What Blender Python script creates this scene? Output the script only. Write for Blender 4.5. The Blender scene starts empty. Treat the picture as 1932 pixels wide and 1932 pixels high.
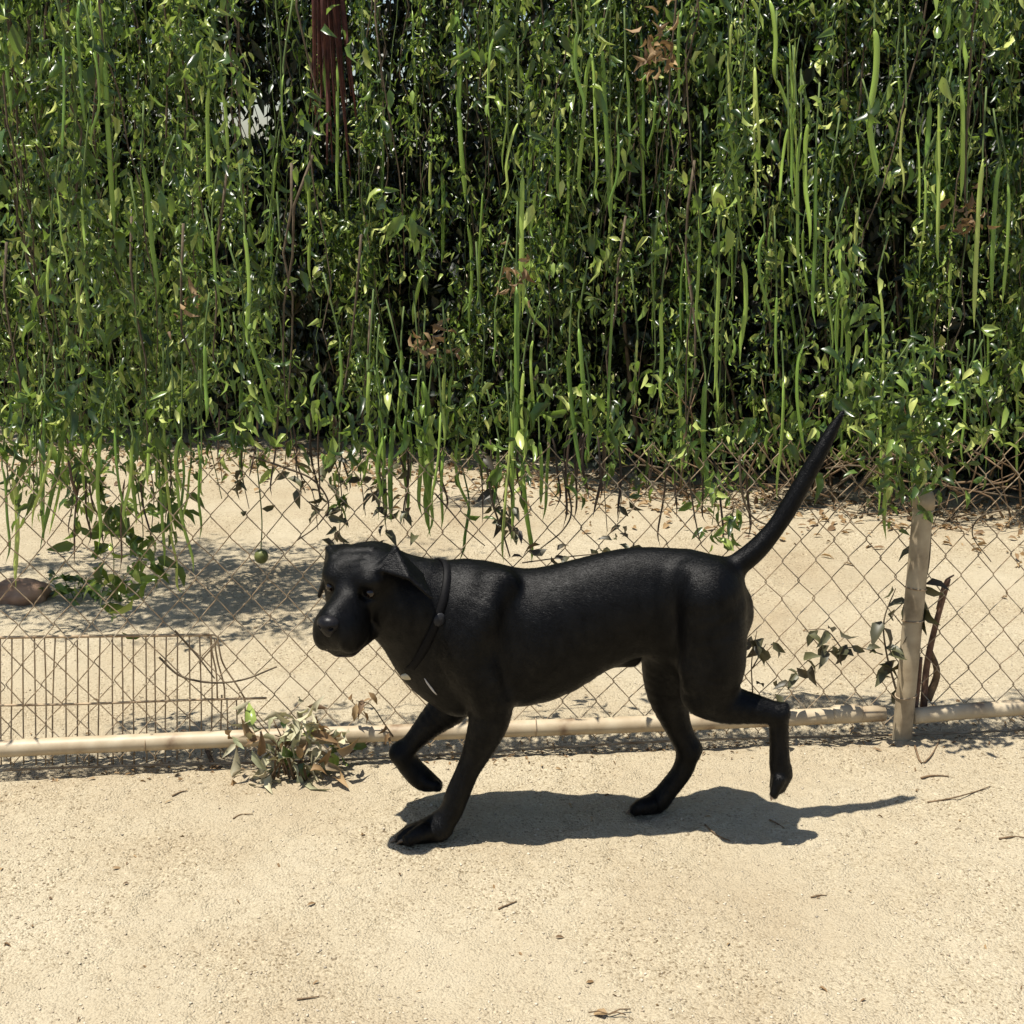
import bpy, math, random
import numpy as np
from mathutils import Vector, Matrix

random.seed(7)
rng = np.random.default_rng(7)
R = math.radians
scene = bpy.context.scene
COL = scene.collection

# ------------------------------------------------------------------ camera
CAM_H, PITCH, FPX, CX = 1.45, R(15.0), 2500.0, 966.0      # focal length in units of the 1932 px wide picture
cd = bpy.data.cameras.new('camera'); cam = bpy.data.objects.new('camera', cd); COL.objects.link(cam)
cam.location = (0, 0, CAM_H); cam.rotation_euler = (math.pi/2 - PITCH, 0, 0)
cd.sensor_width = 36; cd.sensor_fit = 'HORIZONTAL'; cd.lens = 36*FPX/1932
cd.clip_start = 0.05; cd.clip_end = 1000
scene.camera = cam

# ------------------------------------------------------------------ sky, sun, exposure
SUN_SX, SUN_SY = 0.27, 0.10                                # shadow shift per metre of height
sd = Vector((SUN_SX, SUN_SY, -1)).normalized()             # direction the light travels
elev = math.asin(-sd.z); az = math.atan2(-sd.x, -sd.y)     # azimuth from +Y towards +X
w = bpy.data.worlds.new('World'); scene.world = w; w.use_nodes = True
nt = w.node_tree; bg = nt.nodes['Background']
sky = nt.nodes.new('ShaderNodeTexSky'); sky.sky_type = 'NISHITA'; sky.sun_disc = False
sky.sun_elevation = elev; sky.sun_rotation = az; sky.air_density = 1.0; sky.dust_density = 1.0; sky.ozone_density = 1.0
nt.links.new(sky.outputs[0], bg.inputs[0]); bg.inputs[1].default_value = 0.08
ld = bpy.data.lights.new('sun', 'SUN'); ld.energy = 5.0; ld.angle = R(0.53); ld.color = (1.0, 0.95, 0.86)
sun = bpy.data.objects.new('sun', ld); COL.objects.link(sun)
sun.rotation_euler = sd.to_track_quat('-Z', 'Y').to_euler(); sun.location = (-2, 0, 8)
vs = scene.view_settings
vs.view_transform = 'Standard'; vs.look = 'None'; vs.gamma = 1; vs.exposure = 0.69; vs.use_curve_mapping = False
scene.cycles.max_bounces = 6; scene.cycles.diffuse_bounces = 3; scene.cycles.glossy_bounces = 2; scene.cycles.transmission_bounces = 3

# ------------------------------------------------------------------ pixel <-> place
cp, sp = math.cos(PITCH), math.sin(PITCH)
def ray(px, py):
    a = (px-CX)/FPX; b = (CX-py)/FPX
    return np.array([a, cp + b*sp, -sp + b*cp])
def P(px, py, Y):                 # the point seen at (px, py) that stands Y metres away
    d = ray(px, py); return np.array([0, 0, CAM_H]) + d*(Y/d[1])
def G(px, py, z=0.0):             # the point of the ground seen at (px, py)
    d = ray(px, py); return np.array([0, 0, CAM_H]) + d*((z-CAM_H)/d[2])
def mpp(p):                       # metres per picture pixel at p
    return (p[1]*cp + (CAM_H-p[2])*sp)/FPX

# ------------------------------------------------------------------ object helpers
def tag(o, label=None, cat=None, group=None, kind=None):
    if label: o['label'] = label
    if cat: o['category'] = cat
    if group: o['group'] = group
    if kind: o['kind'] = kind
    return o
def link(o, parent=None):
    COL.objects.link(o)
    if parent is not None: o.parent = parent
    return o
def empty(name, loc, label, cat, group=None):
    o = bpy.data.objects.new(name, None); o.location = [float(v) for v in loc]; o.empty_display_size = 0.1
    return tag(link(o), label, cat, group)
def mesh_tris(name, V, F, smooth=True):
    V = np.asarray(V, np.float32); F = np.asarray(F, np.int32)
    k = F.shape[1]
    me = bpy.data.meshes.new(name)
    me.vertices.add(len(V)); me.vertices.foreach_set('co', V.ravel())
    me.loops.add(F.size); me.loops.foreach_set('vertex_index', F.ravel())
    me.polygons.add(len(F)); me.polygons.foreach_set('loop_start', np.arange(0, F.size, k, dtype=np.int32))
    me.update(calc_edges=True)
    if smooth: me.polygons.foreach_set('use_smooth', np.ones(len(F), bool))
    return me
def obj(name, me, mat, parent=None, base=None):
    """mesh in world coordinates; shifted so the parent's empty may sit anywhere"""
    o = bpy.data.objects.new(name, me)
    if mat and not me.materials: me.materials.append(mat)
    link(o, parent)
    if parent is not None:
        wl = np.zeros(3); q_ = parent
        while q_ is not None: wl += np.array(q_.location); q_ = q_.parent
        o.location = list((np.zeros(3) if base is None else np.array(base, float))-wl)
    elif base is not None: o.location = [float(b) for b in base]
    return o

class MB:
    """collects tubes, then makes one mesh"""
    def __init__(s): s.V = []; s.F = []; s.n = 0
    def add(s, V, F):
        s.V.append(np.asarray(V, float)); s.F.append(np.asarray(F, int)+s.n); s.n += len(V)
    def tube(s, pts, rad, sides=6, flat=1.0, flatdir=None, caps=True):
        pts = np.asarray(pts, float); n = len(pts)
        rad = np.full(n, rad) if np.isscalar(rad) else np.asarray(rad, float)
        T = np.gradient(pts, axis=0); T /= np.linalg.norm(T, axis=1)[:, None]+1e-12
        ref = np.array(flatdir if flatdir is not None else ([1, 0, 0] if abs(T[0][0]) < .8 else [0, 1, 0]), float)
        A = ref - T*(T@ref)[:, None]; A /= np.linalg.norm(A, axis=1)[:, None]+1e-12
        B = np.cross(T, A)
        th = np.arange(sides)*2*math.pi/sides
        V = pts[:, None] + rad[:, None, None]*(A[:, None]*np.cos(th)[None, :, None] + B[:, None]*(np.sin(th)*flat)[None, :, None])
        V = V.reshape(-1, 3); F = []
        for i in range(n-1):
            for j in range(sides):
                a, b = i*sides+j, i*sides+(j+1) % sides
                F += [(a, b, b+sides), (a, b+sides, a+sides)]
        if caps:
            V = np.vstack([V, pts[:1], pts[-1:]]); c0 = n*sides; c1 = c0+1
            for j in range(sides):
                F += [(c0, (j+1) % sides, j), (c1, (n-1)*sides+j, (n-1)*sides+(j+1) % sides)]
        s.add(V, F); return s
    def mesh(s, name): return mesh_tris(name, np.vstack(s.V), np.vstack(s.F))

def spline(pts, n):
    pts = np.asarray(pts, float)
    if len(pts) == 2: return pts[0] + (pts[1]-pts[0])*np.linspace(0, 1, n)[:, None]
    p = np.vstack([2*pts[0]-pts[1], pts, 2*pts[-1]-pts[-2]]); out = []
    m = len(pts)-1
    for t in np.linspace(0, m-1e-6, n):
        i = int(t); u = t-i; a, b, c, d = p[i], p[i+1], p[i+2], p[i+3]
        out.append(.5*(2*b + (c-a)*u + (2*a-5*b+4*c-d)*u*u + (3*b-a-3*c+d)*u**3))
    return np.array(out)

# ------------------------------------------------------------------ noise (for shapes)
_tab = rng.random((64, 64, 64)).astype(np.float32)
def vnoise(p, seed=0):
    p = np.asarray(p, np.float32) + seed*17.31
    i = np.floor(p).astype(np.int64); f = p-i; f = f*f*(3-2*f); i &= 63; j = (i+1) & 63
    r = 0
    for dx in (0, 1):
        for dy in (0, 1):
            for dz in (0, 1):
                wt = (f[..., 0] if dx else 1-f[..., 0])*(f[..., 1] if dy else 1-f[..., 1])*(f[..., 2] if dz else 1-f[..., 2])
                r = r + wt*_tab[(j if dx else i)[..., 0], (j if dy else i)[..., 1], (j if dz else i)[..., 2]]
    return r

# ------------------------------------------------------------------ materials
def new_mat(name):
    m = bpy.data.materials.new(name); m.use_nodes = True
    n = m.node_tree.nodes; b = n['Principled BSDF']
    return m, m.node_tree, b
def nd(nt, t, **kw):
    n = nt.nodes.new(t)
    for k, v in kw.items():
        if k in n.inputs: n.inputs[k].default_value = v
        else: setattr(n, k, v)
    return n
def ramp(nt, stops):
    r = nt.nodes.new('ShaderNodeValToRGB'); e = r.color_ramp.elements
    while len(e) < len(stops): e.new(.5)
    for x, (p, c) in zip(e, stops): x.position = p; x.color = (*c, 1)
    return r
def noise_mat(name, stops, scale, rough=.8, bump=.3, bscale=None, bdist=.002, detail=6, spec=.3, metal=0):
    m, t, b = new_mat(name)
    tc = nd(t, 'ShaderNodeTexCoord'); n = nd(t, 'ShaderNodeTexNoise', Scale=scale, Detail=detail)
    t.links.new(tc.outputs['Object'], n.inputs['Vector'])
    r = ramp(t, stops); t.links.new(n.outputs[0], r.inputs[0]); t.links.new(r.outputs[0], b.inputs['Base Color'])
    b.inputs['Roughness'].default_value = rough; b.inputs['Specular IOR Level'].default_value = spec; b.inputs['Metallic'].default_value = metal
    if bump:
        n2 = nd(t, 'ShaderNodeTexNoise', Scale=bscale or scale*4, Detail=4)
        t.links.new(tc.outputs['Object'], n2.inputs['Vector'])
        bp = nd(t, 'ShaderNodeBump', Strength=bump, Distance=bdist)
        t.links.new(n2.outputs[0], bp.inputs['Height']); t.links.new(bp.outputs[0], b.inputs['Normal'])
    return m

def leaf_mat(name, stops, rough=.38, trans=.3, tcol=(.25, .42, .05)):
    m, t, b = new_mat(name)
    g = nd(t, 'ShaderNodeNewGeometry'); oi = nd(t, 'ShaderNodeObjectInfo')
    ad = nd(t, 'ShaderNodeMath', operation='ADD'); fr = nd(t, 'ShaderNodeMath', operation='FRACT')
    t.links.new(g.outputs['Random Per Island'], ad.inputs[0]); t.links.new(oi.outputs['Random'], ad.inputs[1]); t.links.new(ad.outputs[0], fr.inputs[0])
    r = ramp(t, stops); t.links.new(fr.outputs[0], r.inputs[0]); t.links.new(r.outputs[0], b.inputs['Base Color'])
    b.inputs['Roughness'].default_value = rough; b.inputs['Specular IOR Level'].default_value = .5
    if trans:
        tr = nd(t, 'ShaderNodeBsdfTranslucent'); tr.inputs[0].default_value = (*tcol, 1)
        mx = nd(t, 'ShaderNodeMixShader'); mx.inputs[0].default_value = trans
        t.links.new(b.outputs[0], mx.inputs[1]); t.links.new(tr.outputs[0], mx.inputs[2])
        t.links.new(mx.outputs[0], t.nodes['Material Output'].inputs[0])
    return m

M = {}
M['leaf'] = leaf_mat('vine leaf', [(0, (.006, .017, .007)), (.44, (.012, .031, .010)), (.64, (.042, .085, .022)), (.8, (.2, .29, .06)), (1, (.52, .55, .17))], rough=.3, trans=.28, tcol=(.3, .46, .06))
M['shadedleaf'] = leaf_mat('shaded vine leaf', [(0, (.035, .026, .016)), (.5, (.055, .055, .024)), (1, (.085, .085, .035))], rough=.5, trans=.08, tcol=(.2, .14, .04))  # olive-brown leaf tone with the shade on the sprigs painted in
M['hedge'] = leaf_mat('shaded hedge leaf', [(0, (.004, .010, .005)), (.5, (.008, .017, .007)), (.75, (.018, .022, .009)), (.9, (.03, .022, .012)), (1, (.075, .055, .03))], trans=.05, rough=.45)  # greens and browns darkened: shade deep in the hedge is put into the colour
M['dryleaf'] = leaf_mat('dry leaf', [(0, (.09, .05, .022)), (.5, (.2, .12, .05)), (1, (.34, .23, .11))], rough=.7, trans=.15, tcol=(.4, .25, .1))
M['paleleaf'] = leaf_mat('withered leaf', [(0, (.17, .15, .09)), (.25, (.45, .41, .27)), (.5, (.26, .28, .15)), (.75, (.52, .47, .31)), (1, (.15, .1, .05))], rough=.65, trans=.18, tcol=(.4, .38, .18))
M['pod'] = leaf_mat('seed pod', [(0, (.11, .21, .032)), (.35, (.22, .35, .055)), (.8, (.34, .47, .085)), (1, (.44, .48, .13))], rough=.42, trans=.12, tcol=(.35, .5, .08))
M['oldpod'] = leaf_mat('dry pod', [(0, (.03, .018, .01)), (1, (.075, .042, .022))], rough=.6, trans=0)
M['stem'] = noise_mat('vine stem', [(.3, (.05, .035, .02)), (.7, (.14, .105, .065))], 40, bump=.3)
M['greenstem'] = noise_mat('green stem', [(.3, (.05, .09, .02)), (.7, (.12, .16, .05))], 40, bump=.1)
M['redstick'] = noise_mat('reddish bark', [(.3, (.075, .04, .026)), (.7, (.2, .115, .075))], 60, bump=.4)
M['frond'] = noise_mat('dead frond', [(.3, (.028, .008, .007)), (.7, (.1, .032, .02))], 30, bump=.2, rough=.7)
M['wire'] = noise_mat('rusty wire', [(.3, (.18, .115, .06)), (.5, (.3, .22, .135)), (.75, (.46, .39, .29))], 25, rough=.55, bump=.2, spec=.4)
M['panelwire'] = noise_mat('panel wire', [(.3, (.25, .165, .09)), (.7, (.46, .35, .22))], 30, rough=.6, bump=.2)
M['pipe'] = noise_mat('tan dusty pipe', [(.3, (.17, .11, .065)), (.4, (.34, .265, .17)), (.55, (.41, .335, .225)), (.75, (.5, .43, .31))], 13, rough=.5, bump=.15, bscale=90, bdist=.001, spec=.35)
M['post'] = noise_mat('weathered post paint', [(.32, (.19, .145, .09)), (.5, (.33, .265, .175)), (.7, (.42, .35, .24))], 16, rough=.6, bump=.2, bscale=70, bdist=.001)
M['twig'] = noise_mat('twig', [(.3, (.07, .045, .025)), (.7, (.2, .13, .07))], 60, bump=.3)
M['claw'] = noise_mat('claw', [(.3, (.03, .022, .016)), (.7, (.12, .09, .065))], 60, bump=0, rough=.4)
M['paleclaw'] = noise_mat('pale claw', [(.3, (.3, .22, .17)), (.7, (.42, .33, .27))], 60, bump=0, rough=.45)
M['nose'] = noise_mat('wet nose', [(.3, (.006, .006, .007)), (.7, (.014, .013, .014))], 200, rough=.3, bump=.5, bscale=500, bdist=.0006, spec=.12)
M['collar'] = noise_mat('black webbing collar', [(.3, (.003, .003, .0035)), (.7, (.008, .0075, .008))], 300, rough=.55, bump=.5, bscale=600, bdist=.0005, spec=.08)
M['buckle'] = noise_mat('collar buckle', [(.3, (.015, .015, .017)), (.7, (.03, .03, .032))], 100, rough=.35, bump=0, spec=.12)
M['tagmetal'] = noise_mat('brass tag', [(.3, (.36, .32, .22)), (.7, (.5, .46, .36))], 60, rough=.4, bump=0, metal=.3)
M['fruit'] = noise_mat('olive fruit skin', [(.3, (.06, .075, .02)), (.7, (.15, .16, .05))], 25, rough=.45, bump=.2)
M['clod'] = noise_mat('red earth', [(.3, (.2, .11, .065)), (.7, (.4, .26, .17))], 14, rough=.9, bump=.6, bdist=.006)
M['pebble'] = leaf_mat('pebble', [(0, (.28, .22, .15)), (.3, (.4, .33, .23)), (.9, (.52, .45, .34)), (1, (.2, .17, .13))], rough=.85, trans=0)

def dirt_material():
    m, t, b = new_mat('decomposed granite')
    L = t.links.new
    tc = nd(t, 'ShaderNodeTexCoord')
    big = nd(t, 'ShaderNodeTexNoise', Scale=1.6, Detail=5, Roughness=.6); L(tc.outputs['Object'], big.inputs['Vector'])
    fine = nd(t, 'ShaderNodeTexNoise', Scale=175, Detail=3, Roughness=.7); L(tc.outputs['Object'], fine.inputs['Vector'])
    vor = nd(t, 'ShaderNodeTexVoronoi', Scale=210); L(tc.outputs['Object'], vor.inputs['Vector'])
    r1 = ramp(t, [(.3, (.345, .28, .185)), (.5, (.395, .335, .232)), (.72, (.44, .382, .275))]); L(big.outputs[0], r1.inputs[0])
    r2 = ramp(t, [(.25, (.55, .51, .45)), (.40, (.88, .86, .83)), (.55, (1.03, 1.03, 1.02)), (.75, (1.25, 1.26, 1.28))]); L(fine.outputs[0], r2.inputs[0])
    mul = nd(t, 'ShaderNodeMixRGB', blend_type='MULTIPLY'); mul.inputs[0].default_value = 1
    L(r1.outputs[0], mul.inputs[1]); L(r2.outputs[0], mul.inputs[2])
    sep = nd(t, 'ShaderNodeSeparateColor'); L(vor.outputs['Color'], sep.inputs[0])
    r3 = ramp(t, [(0, (.35, .3, .26)), (.08, (.7, .67, .62)), (.25, (1, 1, 1)), (.9, (1, 1, 1)), (1, (1.3, 1.3, 1.3))]); L(sep.outputs[0], r3.inputs[0])
    mul2 = nd(t, 'ShaderNodeMixRGB', blend_type='MULTIPLY')
    pat = nd(t, 'ShaderNodeTexNoise', Scale=2.6, Detail=4, Roughness=.6); L(tc.outputs['Object'], pat.inputs['Vector'])
    pr_ = nd(t, 'ShaderNodeMapRange'); pr_.inputs['From Min'].default_value = .38; pr_.inputs['From Max'].default_value = .62; pr_.inputs['To Min'].default_value = .25; pr_.inputs['To Max'].default_value = 1.0
    L(pat.outputs[0], pr_.inputs[0]); L(pr_.outputs[0], mul2.inputs[0]); L(pr_.outputs[0], mul.inputs[0])
    L(mul.outputs[0], mul2.inputs[1]); L(r3.outputs[0], mul2.inputs[2])
    # reddish leaf mould far back, near the hedge
    L(mul2.outputs[0], b.inputs['Base Color'])
    b.inputs['Roughness'].default_value = .95; b.inputs['Specular IOR Level'].default_value = .15
    ad = nd(t, 'ShaderNodeMath', operation='ADD'); L(fine.outputs[0], ad.inputs[0])
    vd = nd(t, 'ShaderNodeMath', operation='MULTIPLY'); L(vor.outputs['Distance'], vd.inputs[0]); vd.inputs[1].default_value = -.8
    L(vd.outputs[0], ad.inputs[1])
    bp = nd(t, 'ShaderNodeBump', Strength=.8, Distance=.006); L(ad.outputs[0], bp.inputs['Height']); L(bp.outputs[0], b.inputs['Normal'])
    return m
M['dirt'] = dirt_material()

def coat_material():
    m, t, b = new_mat('black short coat')
    L = t.links.new
    tc = nd(t, 'ShaderNodeTexCoord')
    mp = nd(t, 'ShaderNodeMapping'); mp.inputs['Scale'].default_value = (260, 520, 420); L(tc.outputs['Object'], mp.inputs[0])
    n = nd(t, 'ShaderNodeTexNoise', Scale=1.0, Detail=3); L(mp.outputs[0], n.inputs['Vector'])
    n2 = nd(t, 'ShaderNodeTexNoise', Scale=14, Detail=4); L(tc.outputs['Object'], n2.inputs['Vector'])
    mp2 = nd(t, 'ShaderNodeMapping'); mp2.inputs['Scale'].default_value = (38, 70, 22); mp2.inputs['Rotation'].default_value = (0, .5, 0); L(tc.outputs['Object'], mp2.inputs[0])
    n3 = nd(t, 'ShaderNodeTexNoise', Scale=1.0, Detail=6, Roughness=.65); L(mp2.outputs[0], n3.inputs['Vector'])
    r = ramp(t, [(.3, (.0006, .0006, .0008)), (.7, (.0014, .0013, .0015))]); L(n2.outputs[0], r.inputs[0]); L(r.outputs[0], b.inputs['Base Color'])
    rr = nd(t, 'ShaderNodeMapRange'); rr.inputs['To Min'].default_value = .38; rr.inputs['To Max'].default_value = .48; L(n2.outputs[0], rr.inputs[0]); L(rr.outputs[0], b.inputs['Roughness'])
    sp_ = nd(t, 'ShaderNodeMapRange'); sp_.inputs['From Min'].default_value = .32; sp_.inputs['From Max'].default_value = .68; sp_.inputs['To Min'].default_value = .09; sp_.inputs['To Max'].default_value = .20
    L(n3.outputs[0], sp_.inputs[0]); L(sp_.outputs[0], b.inputs['Specular IOR Level'])
    ad = nd(t, 'ShaderNodeMath', operation='ADD'); mu = nd(t, 'ShaderNodeMath', operation='MULTIPLY'); mu.inputs[1].default_value = .9
    L(n3.outputs[0], mu.inputs[0]); L(n.outputs[0], ad.inputs[0]); L(mu.outputs[0], ad.inputs[1])
    bp = nd(t, 'ShaderNodeBump', Strength=.55, Distance=.002); L(ad.outputs[0], bp.inputs['Height']); L(bp.outputs[0], b.inputs['Normal'])
    return m
M['coat'] = coat_material()
m, t, b = new_mat('black hair'); b.inputs['Base Color'].default_value = (.0010, .001, .0012, 1); b.inputs['Roughness'].default_value = .52; b.inputs['Specular IOR Level'].default_value = .19; M['hair'] = m
m, t, b = new_mat('dark eye'); b.inputs['Base Color'].default_value = (.012, .006, .004, 1); b.inputs['Roughness'].default_value = .06; b.inputs['Specular IOR Level'].default_value = .5; M['eye'] = m
M['lip'] = noise_mat('lip skin', [(.35, (.012, .009, .009)), (.6, (.11, .075, .07))], 55, rough=.4, bump=.2, spec=.3)
M['whitefur'] = noise_mat('white fur', [(.3, (.4, .37, .34)), (.7, (.6, .57, .54))], 90, rough=.8, bump=.4)

# ------------------------------------------------------------------ fence line on the ground
FA, FB = G(0, 1462), G(1690, 1388)                         # where the mesh and the post meet the soil
FE = (FB-FA)/np.linalg.norm(FB-FA)
def fence_pt(x, z=0.0, off=0.0):                           # point of the fence plane above world x
    k = (x-FA[0])/FE[0]; p = FA + FE*k
    return np.array([p[0]-FE[1]*off, p[1]+FE[0]*off, z])
def fence_at(px, py, off=0.0):                             # pixel onto the fence plane (off metres behind)
    d = ray(px, py); nrm = np.array([-FE[1], FE[0], 0]); c = np.array([0, 0, CAM_H])
    k = (np.dot(FA-c, nrm)+off)/np.dot(d, nrm); return c+d*k

# ------------------------------------------------------------------ ground: one sheet to the horizon
def axis(parts):
    out = [parts[0][0]]
    for a, b_, s in parts: out += list(np.linspace(a, b_, max(2, int(round((b_-a)/s))+1))[1:])
    return np.array(out)
gx = axis([(-150, -40, 30), (-40, -6, 4), (-6, -3, .2), (-3, -1.35, .02), (-1.35, 1.35, .0075), (1.35, 3, .02), (3, 6, .2), (6, 40, 4), (40, 150, 30)])
gy = axis([(-40, 0, 4), (0, 1.8, .1), (1.8, 3.4, .0075), (3.4, 5, .012), (5, 7.5, .025), (7.5, 12, .25), (12, 40, 4), (40, 300, 30)])
GX, GY = np.meshgrid(gx, gy, indexing='ij')
SCUFFS = [(rng.uniform(-1.3, 1.3), rng.uniform(1.9, 2.9), rng.uniform(0, 3.1), rng.uniform(.02, .06), rng.uniform(.014, .03), rng.uniform(.0012, .0035)) for _ in range(110)]
def ground_height(X, Y):
    q = lambda s, sd_: vnoise(np.stack([X*s, Y*s, np.zeros_like(X)], -1), sd_)-.5
    near = np.clip(1-np.maximum(np.abs(X)-3, 0)/2, 0, 1)*np.clip((9-Y)/2, 0, 1)
    h = .022*q(1.7, 1) + .010*q(6, 2) + near*(.007*q(22, 3) + .006*q(60, 4)*(0.5+vnoise(np.stack([X*3, Y*3, 0*X], -1), 8)))
    fy = FA[1] + (X-FA[0])*FE[1]/FE[0]
    d = Y-fy
    h += -.022*np.exp(-((d-.015)/.035)**2)*(.6+.8*(q(5, 6)+.5))*(np.abs(X) < 3.2)         # worn trench under the rail
    h += .012*np.exp(-((d+.09)/.06)**2)*(.5+q(4, 7))                                     # kicked-up lip in front
    h += .055*np.exp(-((d-.16)/.07)**2)*np.clip(1-np.abs(X-.78)/.32, 0, 1)               # soil heap left of the post
    for sx_, sy_, sa, sl_, sw, sdp in SCUFFS:
        m_ = (np.abs(X-sx_) < .2) & (np.abs(Y-sy_) < .2)
        if not m_.any(): continue
        u = (X[m_]-sx_)*math.cos(sa)+(Y[m_]-sy_)*math.sin(sa); v = -(X[m_]-sx_)*math.sin(sa)+(Y[m_]-sy_)*math.cos(sa)
        rr_ = np.sqrt((u/sl_)**2+(v/sw)**2); h[m_] += sdp*(-np.exp(-rr_**4)+.55*np.exp(-((rr_-1.25)/.25)**2))
    return h - .002
GZ = ground_height(GX, GY)
nx_, ny_ = GX.shape
idx = np.arange(nx_*ny_).reshape(nx_, ny_)
Fq = np.stack([idx[:-1, :-1], idx[1:, :-1], idx[1:, 1:], idx[:-1, 1:]], -1).reshape(-1, 4)
ground = obj('ground', mesh_tris('ground', np.stack([GX, GY, GZ], -1).reshape(-1, 3), Fq), M['dirt'])
tag(ground, 'pale sandy decomposed granite ground', kind='structure')
def gz(x, y): return float(ground_height(np.array([[x]], float), np.array([[y]], float))[0, 0])

# ------------------------------------------------------------------ leaf batches
LT = np.array([(0, 0, 0), (.30, -.5, .10), (.30, 0, 0), (.30, .5, .10), (.66, -.40, .02), (.66, 0, -.07), (.66, .40, .02), (1, 0, -.26)])
LF = np.array([(0, 1, 2), (0, 2, 3), (1, 4, 5), (1, 5, 2), (2, 5, 6), (2, 6, 3), (4, 7, 5), (5, 7, 6)])
LT2 = np.array([(0, 0, 0), (.45, -.5, .06), (.45, .5, .06), (1, 0, -.2)]); LF2 = np.array([(0, 1, 3), (0, 3, 2)])
def unit(v): return v/(np.linalg.norm(v, axis=-1, keepdims=True)+1e-9)
def frames(d, n=None):
    d = unit(d)
    if n is None: n = rng.normal(size=d.shape)
    s = unit(np.cross(n, d)); u = np.cross(d, s)
    return d, s, u
def leaf_verts(pos, d, n, length, width, simple=False, curl=None):
    T, F = (LT2, LF2) if simple else (LT, LF)
    D, S, U = frames(d, n); N = len(pos)
    tz = T[None, :, 2]*(np.ones(N) if curl is None else curl)[:, None]
    V = pos[:, None] + length[:, None, None]*(T[None, :, 0, None]*D[:, None] + (T[None, :, 1]*width[:, None])[..., None]*S[:, None] + tz[..., None]*U[:, None])
    FF = F[None] + (np.arange(N)*len(T))[:, None, None]
    return V.reshape(-1, 3), FF.reshape(-1, 3)
leaf_meshes = {}
def leaf_data(mat, wd, cu):
    k = (mat, wd, cu)
    if k not in leaf_meshes:
        V, F = leaf_verts(np.zeros((1, 3)), np.array([[1., 0, 0]]), np.array([[0., 0, 1]]), np.ones(1), np.full(1, wd), curl=np.full(1, cu))
        me = mesh_tris('leaf', V, F); me.materials.append(M[mat]); leaf_meshes[k] = me
    return leaf_meshes[k]
def leaf_object(parent, pos, d, n, length, wd=.42, mat='leaf', cu=1.0, name='leaf'):
    D, S, U = frames(np.array([d], float), np.array([n], float))
    o = bpy.data.objects.new(name, leaf_data(mat, wd, cu)); link(o, parent)
    m4 = Matrix([[D[0][i]*length, S[0][i]*length, U[0][i]*length, pos[i]-parent.location[i]] for i in range(3)] + [[0, 0, 0, 1]])
    o.matrix_local = m4
    return o

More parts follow.
